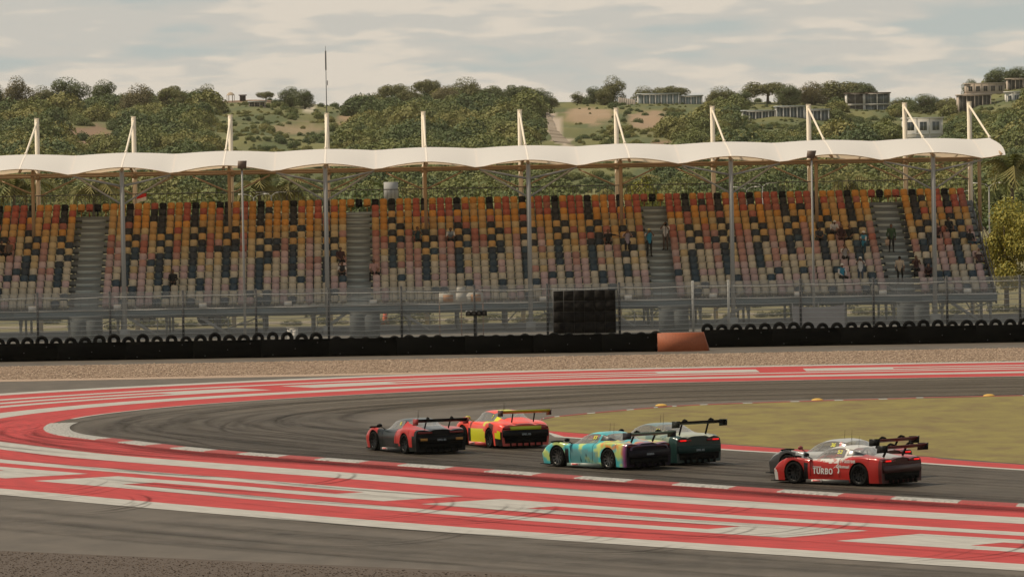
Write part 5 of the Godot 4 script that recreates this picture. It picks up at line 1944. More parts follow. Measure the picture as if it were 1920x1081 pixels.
		for k in pts.size() - 1:
			mb.bar(pts[k] + Vector3(0, 0, s * spec.neck_z), pts[k + 1] + Vector3(0, 0, s * spec.neck_z), 0.075, 0.018, Vector3(0, 0, 1))
		put("wing_support", mb.done(), M.carbon, o)
	# ---- mirrors, aerials, louvres, cage
	for s in [-1, 1]:
		var m0 = skin_point(spec, spec.side_glass[0] - 0.10, SEG_FIRST[4], s)
		mb = MB.new()
		mb.smooth(true)
		mb.tube(m0 - Vector3(0, 0.02, 0), m0 + Vector3(0.05, 0.10, s * 0.20), 0.015, 0.015, 6)
		mb.ball(m0 + Vector3(0.04, 0.14, s * 0.25), Vector3(0.07, 0.065, 0.11), 10, 8)
		put("mirror", mb.done(), mat("car_mirror_" + spec.key, spec.mirror, 0.4), o)
		for k in 5:
			mb = MB.new()
			var t = skin_point(spec, spec.axles[0] + 0.26 - k * 0.085, SEG_FIRST[3] - 1, s)
			mb.box(t + Vector3(0, 0.015, -s * 0.04), Vector3(0.05, 0.028, 0.24), Basis(Vector3.BACK, 0.5))
			put("louvre", mb.done(), M.carbon, o)
	var roof = station(spec.shape, -0.5)
	for q in [[-0.1, 0.12, 0.28], [-0.62, -0.15, 0.34]]:
		mb = MB.new()
		var ry: float = station(spec.shape, q[0])[7]
		mb.tube(Vector3(q[0], ry - 0.02, q[1]), Vector3(q[0] - 0.03, ry + q[2], q[1]), 0.006, 0.003, 5)
		put("aerial", mb.done(), M.carbon, o)
	mb = MB.new()
	var top: float = station(spec.shape, -0.3)[7] - 0.06
	for s in [-1, 1]:
		mb.path([Vector3(0.75, 0.5, s * 0.62), Vector3(0.2, top - 0.06, s * 0.5), Vector3(-0.4, top, s * 0.5), Vector3(-1.1, 0.6, s * 0.5)], 0.022, 6)
		mb.tube(Vector3(-0.4, 0.2, s * 0.6), Vector3(-0.4, top, s * 0.5), 0.022, 0.022, 6)
	mb.tube(Vector3(-0.4, top, -0.5), Vector3(-0.4, top, 0.5), 0.022, 0.022, 6)
	mb.tube(Vector3(-0.4, 0.3, -0.6), Vector3(-0.4, top, 0.5), 0.022, 0.022, 6)
	put("roll_cage", mb.done(), mat("cage", Color(0.20, 0.19, 0.18), 0.5), o)
	mb = MB.new()
	mb.box(Vector3(-0.25, 0.45, -0.3), Vector3(0.2, 0.8, 0.45), Basis(Vector3.BACK, 0.2))
	mb.box(Vector3(0.05, 0.22, -0.3), Vector3(0.5, 0.16, 0.45))
	put("racing_seat", mb.done(), M.carbon, o)
	# ---- number board on the side glass
	for s in [-1, 1]:
		var gx: float = spec.side_glass[1] + 0.22
		var a = skin_point(spec, gx, SEG_FIRST[4] + 2, s)
		var b = skin_point(spec, gx, SEG_FIRST[4] + 5, s)
		var up = (b - a).normalized()
		var along = Vector3(-s, 0, 0) * -1.0
		var out = along.cross(up).normalized()
		var bs = Basis(along, up, out)
		words(o, spec.number, Transform3D(bs, (a + b) * 0.5 + out * 0.012), 0.135, mat("number_yellow", Color(0.62, 0.60, 0.05), 0.5), "number")
	return o

func decal(o: Node3D, spec: Dictionary, text: String, x: float, y: float, s: int, size: float, half: float, m: Material) -> void:
	var pts = []
	for xx in [x + half, x - half]:              # the skin's own slope along the word
		var sec = section(spec, xx, 0.10)
		var z = 0.0
		for k in 14:
			if sec[k].y <= y and sec[k + 1].y > y: z = lerpf(sec[k].x, sec[k + 1].x, (y - sec[k].y) / (sec[k + 1].y - sec[k].y))
		pts.append(Vector3(xx, y, z * s))
	var along: Vector3 = (pts[0] - pts[1]).normalized() * s
	var out = along.cross(Vector3.UP)
	var mid: Vector3 = (pts[0] + pts[1]) * 0.5
	var lift = 0.0
	for i in 5:                                  # clear of every bulge under the word
		var sec = section(spec, x + half * (i - 2) * 0.5, 0.10)
		for k in 16:
			if absf(sec[k].y - y) < size * 0.6: lift = maxf(lift, (Vector3(x + half * (i - 2) * 0.5, sec[k].y, sec[k].x * s) - mid).dot(out))
	words(o, text, Transform3D(Basis(along, Vector3.UP, out), mid + out * (lift + 0.008)), size, m)

func words(parent: Node3D, text: String, at: Transform3D, size: float, m: Material, called := "lettering") -> void:
	var t = TextMesh.new()
	t.text = text
	var f = SystemFont.new()
	f.font_names = PackedStringArray(["Droid Sans"])
	f.font_weight = 700
	t.font = f
	t.font_size = 32
	t.pixel_size = size / 24.0
	t.depth = 0.008
	put(called, t, m, parent, at)

func wheel(o: Node3D, at: Vector3, s: int, tone: Color) -> void:
	var w = Node3D.new()
	w.name = "wheel"
	w.position = at
	w.rotation.y = 0.0 if s > 0 else PI
	o.add_child(w, true)
	var mb: MB
	if not M.has("tyre_mesh"):
		mb = MB.new()
		mb.smooth(true)
		mb.lathe([[0.24, 0.13], [0.25, 0.155], [0.30, 0.165], [0.33, 0.155], [0.345, 0.12], [0.345, -0.12], [0.33, -0.155], [0.25, -0.155], [0.24, -0.13]], 36, 2)
		M["tyre_mesh"] = mb.done()
		mb = MB.new()
		mb.smooth(false)
		mb.lathe([[0.0, 0.02], [0.16, 0.0], [0.225, 0.03], [0.235, 0.13], [0.25, 0.145]], 28, 2)
		for k in 10:
			var a = TAU * k / 10.0
			mb.bar(Vector3(cos(a) * 0.04, sin(a) * 0.04, 0.085), Vector3(cos(a) * 0.235, sin(a) * 0.235, 0.13), 0.03, 0.03, Vector3.BACK)
		mb.tube(Vector3(0, 0, 0.0), Vector3(0, 0, 0.13), 0.055, 0.04, 10)
		M["rim_mesh"] = mb.done()
	put("tyre", M["tyre_mesh"], M.tyre, w)
	put("rim", M["rim_mesh"], mat("rim_%d" % int(tone.r * 1000), tone, 0.35, 0.6), w)

var lv := FastNoiseLite.new()
const black := Color(0.005, 0.005, 0.0055)
const white := Color(0.50, 0.48, 0.45)

func paint_red(p: Vector3, k: int) -> Color:
	var red = Color(0.35, 0.020, 0.017)
	if p.x > 0.78 and p.x < 0.94 and p.y < 0.66: return black
	if p.x < -2.1: return Color(0.10, 0.010, 0.010)
	if p.x < -0.60 and p.x > -1.20 and k > SEG_FIRST[4] and k < SEG_FIRST[5]: return black
	if k >= SEG_FIRST[5]: return white if p.x > -0.75 else Color(0.30, 0.29, 0.28)
	if p.x > 2.05: return white if p.y < 0.36 or lv.get_noise_3dv(p * 2.5) > 0.2 else red
	if p.y > 0.71 + 0.10 * (p.x - 0.2) and p.x < 0.85 and p.x > -0.62 - (p.y - 0.75) * 1.4: return white if lv.get_noise_3dv(p * 2.0) > -0.28 else Color(0.40, 0.20, 0.18)
	if k >= SEG_FIRST[4] and p.x > -1.2: return white
	return red

func paint_silver(p: Vector3, k: int) -> Color:
	if p.x > 0.78 and p.x < 0.94 and p.y < 0.66: return black
	if p.x < -2.1: return Color(0.10, 0.010, 0.010)
	if p.x < -0.60 and p.x > -1.20 and k > SEG_FIRST[4] and k < SEG_FIRST[5]: return black
	if k >= SEG_FIRST[3] + 2 and k < SEG_FIRST[5] and p.x < -0.5: return Color(0.40, 0.05, 0.05)
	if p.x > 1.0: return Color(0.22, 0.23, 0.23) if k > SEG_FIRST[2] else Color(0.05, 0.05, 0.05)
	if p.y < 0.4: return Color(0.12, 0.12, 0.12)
	return Color(0.33, 0.335, 0.33)

func build_cars() -> void:
	vmat("car_paint", 0.28)
	M.car_paint.metallic_specular = 0.3
	M.car_paint.clearcoat_enabled = true
	M.car_paint.clearcoat = 0.4
	M.car_paint.clearcoat_roughness = 0.08
	mat("carbon", Color(0.0045, 0.0045, 0.0045), 0.6)
	M.carbon.metallic_specular = 0.15
	mat("tyre", Color(0.007, 0.007, 0.0065), 0.9)
	var g = mat("car_glass", Color(0.10, 0.10, 0.10), 0.03)
	g.transparency = BaseMaterial3D.TRANSPARENCY_ALPHA
	g.albedo_color = lin(0.26, 0.25, 0.23, 0.45)
	var br = mat("brake_glow", Color(0.5, 0.01, 0.01), 0.4)
	br.emission_enabled = true
	br.emission = Color(1.0, 0.06, 0.05)
	br.emission_energy_multiplier = 0.9
	lv.seed = 12
	lv.frequency = 1.1
	lv.fractal_octaves = 3
	# 1: black and red
	car({"key": "a", "label": "black race car with red front wings and red rear quarters", "shape": MID_ENGINE, "axles": [1.33, -1.33], "heading": Vector2(-0.43, -0.90), "wheel_px": [765, 850.5],
		"side_glass": [0.85, -0.55], "screen": [0.98, 0.12], "rear_glass": [-0.75, -1.55], "rim": Color(0.03, 0.03, 0.03), "rear_tone": Color(0.012, 0.011, 0.011), "bumper": black, "skirt": Color(0.03, 0.03, 0.03), "lamp_y": 0.76, "stickers": true, "plate": "XPEL RS",
		"wing": [-2.05, 1.14, 1.92], "wing_tone": black, "end_tone": Color(0.25, 0.02, 0.02), "neck_z": 0.46, "mirror": black, "number": "6",
		"paint": func(p: Vector3, k: int) -> Color:
			var red = Color(0.40, 0.028, 0.024)
			if p.x > 1.0: return red if k > 1 or p.x > 1.7 else Color(0.02, 0.02, 0.02)
			if p.x < -2.08: return Color(0.015, 0.013, 0.013)
			if p.x < -0.28 - (p.y - 0.3) * 0.45 and k < SEG_FIRST[5] and p.y > 0.30: return red if p.x > -1.95 or k > 5 else black
			if k >= SEG_FIRST[5] and p.x < 0.1: return Color(0.045, 0.055, 0.06) if p.x > -0.75 else Color(0.06, 0.07, 0.075)  # roof and deck: blue-grey sky reflection painted into the colour
			if k < 4 and p.x < 0.5 and p.x > -0.2: return Color(0.03, 0.03, 0.029)  # lower door: grey reflection painted into the black
			return Color(0.010, 0.012, 0.014)})
	# 2: coral and lime
	car({"key": "b", "label": "coral red race car with lime yellow doors and lime rear wing", "shape": REAR_ENGINE, "axles": [1.22, -1.24], "heading": Vector2(-0.40, -0.917), "wheel_px": [923.5, 839.5],
		"side_glass": [0.78, -0.95], "screen": [0.92, 0.22], "rear_glass": [-0.72, -1.38], "rim": Color(0.02, 0.02, 0.02), "rear_tone": Color(0.50, 0.06, 0.045), "bumper": black, "skirt": Color(0.46, 0.05, 0.04), "lamp_y": 0.72, "stickers": false, "plate": "XPEL RS", "bar": Color(0.42, 0.46, 0.02),
		"wing": [-1.98, 1.26, 1.86], "wing_tone": Color(0.42, 0.42, 0.02), "end_tone": Color(0.05, 0.02, 0.015), "neck_z": 0.42, "necks": false, "mirror": Color(0.40, 0.36, 0.03), "number": "7",
		"paint": func(p: Vector3, k: int) -> Color:
			var coral = Color(0.74, 0.075, 0.048)
			var lime = Color(0.58, 0.56, 0.016)
			if p.x < -1.75 and p.y < 0.60: return lime if p.y > 0.34 and p.x > -2.1 else black
			if p.x < 0.80 and p.x > -0.78 and p.y < 0.62 and p.y > 0.16: return lime if p.x < 0.62 else black
			if k >= SEG_FIRST[5] and p.x > -0.75: return lime if absf(p.z) < 0.2 else coral
			if p.x < -0.55 and p.x > -1.25 and k >= SEG_FIRST[2] and k < SEG_FIRST[5] + 1: return lime
			if p.x < -1.25 and p.x > -1.62 and k < SEG_FIRST[2] and p.y > 0.6: return Color(0.10, 0.03, 0.02)
			if p.x > 0.95 and p.x < 1.15 and k >= SEG_FIRST[3] and k <= SEG_FIRST[4]: return lime
			return coral})
	# 3: sage and dark green, half hidden by the teal car
	car({"key": "d", "label": "dark green race car with pale sage roof and tall black wing", "shape": FRONT_ENGINE, "axles": [1.43, -1.43], "heading": Vector2(-0.58, -0.815), "wheel_px": [1318, 867], "wheel_side": 1.0,
		"side_glass": [0.68, -1.15], "screen": [0.78, -0.02], "rear_glass": [-0.78, -1.62], "rim": Color(0.03, 0.03, 0.03), "rear_tone": Color(0.014, 0.032, 0.028), "bumper": Color(0.012, 0.030, 0.027), "skirt": black, "lamp_y": 0.83, "lit": true, "plate": "XPEL RS",
		"wing": [-2.25, 1.38, 1.96], "wing_tone": black, "end_tone": Color(0.02, 0.022, 0.02), "neck_z": 0.55, "mirror": black, "number": "22",
		"paint": func(p: Vector3, k: int) -> Color:
			if k >= SEG_FIRST[5] and p.x > -0.8: return Color(0.13, 0.19, 0.19)
			if k >= SEG_FIRST[4] - 1: return Color(0.32, 0.34, 0.26)
			if p.x < -2.0: return Color(0.018, 0.045, 0.04)
			if p.y > 0.72: return Color(0.22, 0.26, 0.20) if lv.get_noise_2d(p.x * 1.5, p.y * 3.0) > -0.1 else Color(0.09, 0.14, 0.13)
			return Color(0.03, 0.085, 0.07)})
	# 4: teal with iridescent print
	var teal = car({"key": "c", "label": "teal race car with yellow and orange iridescent print and purple tail", "shape": MID_ENGINE, "axles": [1.33, -1.33], "heading": Vector2(-0.63, -0.777), "wheel_px": [1147, 880],
		"side_glass": [0.85, -0.50], "screen": [0.98, 0.12], "rear_glass": [-0.72, -1.45], "rim": Color(0.09, 0.09, 0.085), "rear_tone": Color(0.016, 0.010, 0.018), "bumper": Color(0.012, 0.010, 0.014), "skirt": Color(0.12, 0.15, 0.13), "lamp_y": 0.78, "plate": "ARMRA",
		"wing": [-2.08, 1.13, 1.92], "wing_tone": Color(0.16, 0.22, 0.16), "end_tone": Color(0.03, 0.03, 0.035), "neck_z": 0.46, "mirror": black, "number": "33",
		"paint": func(p: Vector3, k: int) -> Color:
			if p.x > 0.78 and p.x < 0.94 and p.y < 0.62: return black
			if p.x < -2.12: return Color(0.07, 0.02, 0.055)
			if p.x < -0.58 and p.x > -1.20 and k > SEG_FIRST[4] and k < SEG_FIRST[5]: return black
			var v = lv.get_noise_3d(p.x * 0.9, p.y * 1.6, p.z * 0.5 + 3.0)
			var w = lv.get_noise_3d(p.x * 2.6 + 9.0, p.y * 3.6, p.z)
			var c = Color(0.05, 0.30, 0.33).lerp(Color(0.07, 0.47, 0.48), clampf(0.5 + v * 2.0, 0, 1))
			c = c.lerp(Color(0.46, 0.52, 0.12), smoothstep(0.02, 0.22, v + 0.35 * (p.y - 0.62) + (0.12 if p.x < 0.4 else 0.0)) * (0.0 if k >= SEG_FIRST[5] else 0.9))
			if p.x < -0.9 and p.y > 0.5: c = c.lerp(Color(0.62, 0.22, 0.05), smoothstep(0.0, 0.3, w + 0.1) * 0.85)
			if p.x < -1.95: c = c.lerp(Color(0.22, 0.05, 0.16), smoothstep(-1.95, -2.12, p.x))
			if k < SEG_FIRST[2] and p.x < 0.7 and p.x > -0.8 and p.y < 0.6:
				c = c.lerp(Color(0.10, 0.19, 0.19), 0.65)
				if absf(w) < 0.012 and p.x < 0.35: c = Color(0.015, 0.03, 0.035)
			return c})
	var tb = put("rear_frame", ring_mesh(-2.26, 0.66, 0.80, 0.155, 0.045), mat("purple_trim", Color(0.07, 0.035, 0.075), 0.3), teal)
	# 5 and 6: the white one alongside, then the red one
	for twin in 2:
		var red_car = twin == 1
		var spec = {"key": "e" if twin == 0 else "f", "shape": MID_ENGINE, "axles": [1.33, -1.33], "heading": Vector2(-0.72, -0.69), "wheel_px": [1603, 896.5] if twin == 0 else [1617, 911],
			"label": "silver white race car with red roof edge, alongside the red one" if twin == 0 else "red and white race car with large TURBO lettering on its door",
			"side_glass": [0.85, -0.52], "screen": [0.98, 0.12], "rear_glass": [-0.72, -1.45], "rim": Color(0.012, 0.012, 0.012), "rear_tone": Color(0.05, 0.006, 0.006), "bumper": Color(0.035, 0.006, 0.006), "skirt": Color(0.05, 0.045, 0.04), "lamp_y": 0.78, "lit": true,
			"wing": [-2.08, 1.16, 1.94], "wing_tone": Color(0.12, 0.012, 0.012), "end_tone": Color(0.012, 0.012, 0.012), "neck_z": 0.46, "mirror": Color(0.2, 0.02, 0.02) if twin == 0 else black, "number": "36" if twin == 0 else "52",
			"paint": paint_red if red_car else paint_silver}
		var o = car(spec)
		if red_car:
			var pw = mat("print_white", Color(0.60, 0.57, 0.54), 0.5)
			for s in [-1, 1]:
				var zz: float = station(spec.shape, -0.1)[2] + 0.012
				decal(o, spec, "TURBO", 0.18, 0.42, s, 0.19, 0.42, pw)
				decal(o, spec, "Pertamax", 0.42, 0.55, s, 0.055, 0.15, pw)
				decal(o, spec, "Telkomsel", -0.66, 0.58, s, 0.09, 0.22, pw)
				decal(o, spec, "Fastron", -0.92, 0.76, s, 0.12, 0.22, pw)
				var mb = MB.new()
				for k in 9:                     # the swirl after the word
					var a0 = lerpf(2.6, -0.9, k / 9.0)
					var a1 = lerpf(2.6, -0.9, (k + 1) / 9.0)
					var w0 = 0.012 + 0.045 * k / 9.0
					var w1 = 0.012 + 0.045 * (k + 1) / 9.0
					var ce = Vector3(-0.40, 0.46, s * (zz + 0.045))
					var d0 = Vector3(s * cos(a0), sin(a0), 0)
					var d1 = Vector3(s * cos(a1), sin(a1), 0)
					mb.quad(ce + d0 * 0.13, ce + d1 * 0.13, ce + d1 * (0.13 - w1), ce + d0 * (0.13 - w0))
				put("emblem", mb.done(), pw, o)

func ring_mesh(x: float, y: float, half_w: float, half_h: float, t: float) -> ArrayMesh:     # a rounded frame on the tail
	var mb = MB.new()
	var n = 28
	for k in n:
		var q = []
		for e in [[k, 0.0], [k + 1, 0.0], [k + 1, t], [k, t]]:
			var a: float = TAU * e[0] / n
			var c = Vector2(signf(cos(a)) * absf(cos(a)) ** 0.5, signf(sin(a)) * absf(sin(a)) ** 0.5)
			q.append(Vector3(x, y + c.y * (half_h - e[1]), c.x * (half_w - e[1])))
		mb.quad(q[0], q[1], q[2], q[3])
		mb.quad(q[0] + Vector3(0.12, 0, 0), q[1] + Vector3(0.12, 0, 0), q[1], q[0])
	return mb.done()

# ------------------------------------------------------------------ people
# a pose is a set of joints (metres, facing +z, standing at the origin); bodies are one skin drawn round the bones
const SIT := {"pel": Vector3(0, 0.53, 0.0), "chest": Vector3(0, 0.92, -0.05), "neck": Vector3(0, 1.08, -0.03), "head": Vector3(0, 1.21, 0.0), "shl": Vector3(-0.19, 1.01, -0.05), "shr": Vector3(0.19, 1.01, -0.05), "ell": Vector3(-0.25, 0.77, 0.05), "elr": Vector3(0.25, 0.77, 0.05), "hal": Vector3(-0.11, 0.63, 0.26), "har": Vector3(0.11, 0.63, 0.26), "hil": Vector3(-0.10, 0.53, 0.02), "hir": Vector3(0.10, 0.53, 0.02), "knl": Vector3(-0.14, 0.52, 0.43), "knr": Vector3(0.14, 0.52, 0.43), "anl": Vector3(-0.14, 0.08, 0.40), "anr": Vector3(0.14, 0.08, 0.40)}
const STAND := {"pel": Vector3(0, 0.93, 0.0), "chest": Vector3(0, 1.30, -0.01), "neck": Vector3(0, 1.46, 0.0), "head": Vector3(0, 1.60, 0.02), "shl": Vector3(-0.19, 1.40, -0.01), "shr": Vector3(0.19, 1.40, -0.01), "ell": Vector3(-0.26, 1.12, -0.02), "elr": Vector3(0.26, 1.12, -0.02), "hal": Vector3(-0.25, 0.86, 0.08), "har": Vector3(0.25, 0.86, 0.08), "hil": Vector3(-0.10, 0.92, 0.0), "hir": Vector3(0.10, 0.92, 0.0), "knl": Vector3(-0.11, 0.50, 0.02), "knr": Vector3(0.11, 0.50, 0.02), "anl": Vector3(-0.12, 0.08, 0.0), "anr": Vector3(0.12, 0.08, 0.0)}
const BONES := [["pel", "chest", 0.145, 0.165, 1], ["chest", "neck", 0.13, 0.055, 1], ["neck", "head", 0.052, 0.05, 0], ["shl", "shr", 0.075, 0.075, 1], ["shl", "ell", 0.062, 0.047, 4], ["shr", "elr", 0.062, 0.047, 4], ["ell", "hal", 0.046, 0.032, 5], ["elr", "har", 0.046, 0.032, 5], ["hil", "hir", 0.115, 0.115, 2], ["hil", "knl", 0.092, 0.064, 2], ["hir", "knr", 0.092, 0.064, 2], ["knl", "anl", 0.062, 0.042, 2], ["knr", "anr", 0.062, 0.042, 2], ["anl", "tol", 0.046, 0.038, 3], ["anr", "tor", 0.046, 0.038, 3]]
var poses := {}

func pose(called: String) -> Dictionary:
	if poses.has(called): return poses[called]
	var j: Dictionary = (STAND if called.begins_with("stand") or called == "walk" else SIT).duplicate()
	match called:
		"sit_point":
			j.elr = Vector3(0.45, 0.98, 0.04); j.har = Vector3(0.70, 0.90, 0.10); j.ell = Vector3(-0.28, 0.80, 0.02); j.hal = Vector3(-0.22, 0.60, 0.2)
		"sit_phone":
			j.elr = Vector3(0.24, 0.86, 0.18); j.har = Vector3(0.09, 1.08, 0.24); j.ell = Vector3(-0.24, 0.86, 0.18); j.hal = Vector3(-0.09, 1.08, 0.24)
		"sit_lean":
			j.chest = Vector3(0, 0.87, 0.14); j.neck = Vector3(0, 1.0, 0.22); j.head = Vector3(0, 1.11, 0.29); j.shl = Vector3(-0.19, 0.95, 0.17); j.shr = Vector3(0.19, 0.95, 0.17); j.ell = Vector3(-0.24, 0.72, 0.28); j.elr = Vector3(0.24, 0.72, 0.28); j.hal = Vector3(-0.06, 0.62, 0.45); j.har = Vector3(0.06, 0.62, 0.45)
		"sit_wide":
			j.knl = Vector3(-0.27, 0.52, 0.38); j.knr = Vector3(0.27, 0.52, 0.38); j.anl = Vector3(-0.28, 0.08, 0.34); j.anr = Vector3(0.28, 0.08, 0.34); j.hal = Vector3(-0.2, 0.6, 0.3); j.har = Vector3(0.2, 0.6, 0.3)
		"stand_camera":
			j.elr = Vector3(0.28, 1.28, 0.14); j.har = Vector3(0.08, 1.53, 0.22); j.ell = Vector3(-0.28, 1.28, 0.14); j.hal = Vector3(-0.08, 1.53, 0.22)
		"stand_phone":
			j.elr = Vector3(0.25, 1.16, 0.08); j.har = Vector3(0.05, 1.24, 0.30); j.ell = Vector3(-0.25, 1.16, 0.08); j.hal = Vector3(-0.05, 1.22, 0.30)
		"walk":
			j.knl = Vector3(-0.11, 0.60, 0.30); j.anl = Vector3(-0.11, 0.24, 0.18); j.hal = Vector3(-0.27, 0.90, -0.12); j.har = Vector3(0.27, 0.90, 0.16)
	j.tol = j.anl + Vector3(-0.03, -0.035, 0.16)
	j.tor = j.anr + Vector3(0.03, -0.035, 0.16)
	poses[called] = skin(j)
	return poses[called]

func skin(j: Dictionary) -> Dictionary:
	var cell = 0.034
	var lo = Vector3(9, 9, 9)
	var hi = -lo
	for k in j:
		lo = lo.min(j[k])
		hi = hi.max(j[k])
	lo -= Vector3.ONE * 0.24
	hi += Vector3.ONE * 0.24
	var nx = int((hi.x - lo.x) / cell) + 2
	var ny = int((hi.y - lo.y) / cell) + 2
	var nz = int((hi.z - lo.z) / cell) + 2
	var f = PackedFloat32Array()
	f.resize(nx * ny * nz)
	f.fill(1.0)
	var near = PackedFloat32Array()
	near.resize(nx * ny * nz)
	near.fill(9.0)
	var reg = PackedByteArray()
	reg.resize(nx * ny * nz)
	for b in BONES:
		var a: Vector3 = j[b[0]]
		var e: Vector3 = j[b[1]]
		var ab = e - a
		var l2 = maxf(ab.length_squared(), 1e-6)
		var pad: float = maxf(b[2], b[3]) + 0.09
		var p0 = ((a.min(e) - Vector3.ONE * pad - lo) / cell).floor()
		var p1 = ((a.max(e) + Vector3.ONE * pad - lo) / cell).ceil()
		for z in range(maxi(0, int(p0.z)), mini(nz, int(p1.z) + 1)):
			for y in range(maxi(0, int(p0.y)), mini(ny, int(p1.y) + 1)):
				for x in range(maxi(0, int(p0.x)), mini(nx, int(p1.x) + 1)):
					var p = lo + Vector3(x, y, z) * cell
					var t = clampf((p - a).dot(ab) / l2, 0.0, 1.0)
					var v = p - a - ab * t
					if b[4] == 1 or b[0] == "hil": v.z *= 1.3           # trunks are flatter than they are wide
					var d: float = v.length() - lerpf(b[2], b[3], t)
					var i = x + nx * (y + ny * z)
					var h = clampf(0.5 + 0.5 * (f[i] - d) / 0.035, 0.0, 1.0)
					f[i] = lerpf(f[i], d, h) - 0.035 * h * (1.0 - h)
					if d < near[i]:
						near[i] = d
						reg[i] = b[4]
	var vid = {}
	var vs = []
	var rg = []
	var idx = []
	var off = [0, 1, nx, nx + 1, nx * ny, nx * ny + 1, nx * ny + nx, nx * ny + nx + 1]
	var edges = [[0, 1], [2, 3], [4, 5], [6, 7], [0, 2], [1, 3], [4, 6], [5, 7], [0, 4], [1, 5], [2, 6], [3, 7]]
	for z in nz - 1:
		for y in ny - 1:
			for x in nx - 1:
				var i = x + nx * (y + ny * z)
				var ins = 0
				for k in 8:
					if f[i + off[k]] < 0.0: ins += 1
				if ins == 0 or ins == 8: continue
				var s = Vector3.ZERO
				var c = 0
				for e in edges:
					var va = f[i + off[e[0]]]
					var vb = f[i + off[e[1]]]
					if (va < 0.0) != (vb < 0.0):
						var t = va / (va - vb)
						var pa = Vector3(e[0] & 1, (e[0] >> 1) & 1, e[0] >> 2)
						var pb = Vector3(e[1] & 1, (e[1] >> 1) & 1, e[1] >> 2)
						s += pa.lerp(pb, t)
						c += 1
				vid[i] = vs.size()
				vs.append(lo + (Vector3(x, y, z) + s / c) * cell)
				rg.append(reg[i])
	var steps = [1, nx, nx * ny]
	for i in vid:
		for ax in 3:
			var u: int = steps[(ax + 1) % 3]
			var w: int = steps[(ax + 2) % 3]
			var a = f[i] < 0.0
			if a == (f[i + steps[ax]] < 0.0): continue
			if not (vid.has(i - u) and vid.has(i - w) and vid.has(i - u - w)): continue
			var q = [vid[i], vid[i - u], vid[i - u - w], vid[i - w]]
			if not a: q.reverse()
			idx.append_array([q[0], q[1], q[2], q[0], q[2], q[3]])
	var ns = []
	ns.resize(vs.size())
	ns.fill(Vector3.ZERO)
	for k in range(0, idx.size(), 3):
		var n: Vector3 = (vs[idx[k + 2]] - vs[idx[k]]).cross(vs[idx[k + 1]] - vs[idx[k]])
		for m in 3: ns[idx[k + m]] += n
	for k in ns.size(): ns[k] = ns[k].normalized()
	return {"v": vs, "n": ns, "r": rg, "i": idx, "j": j}

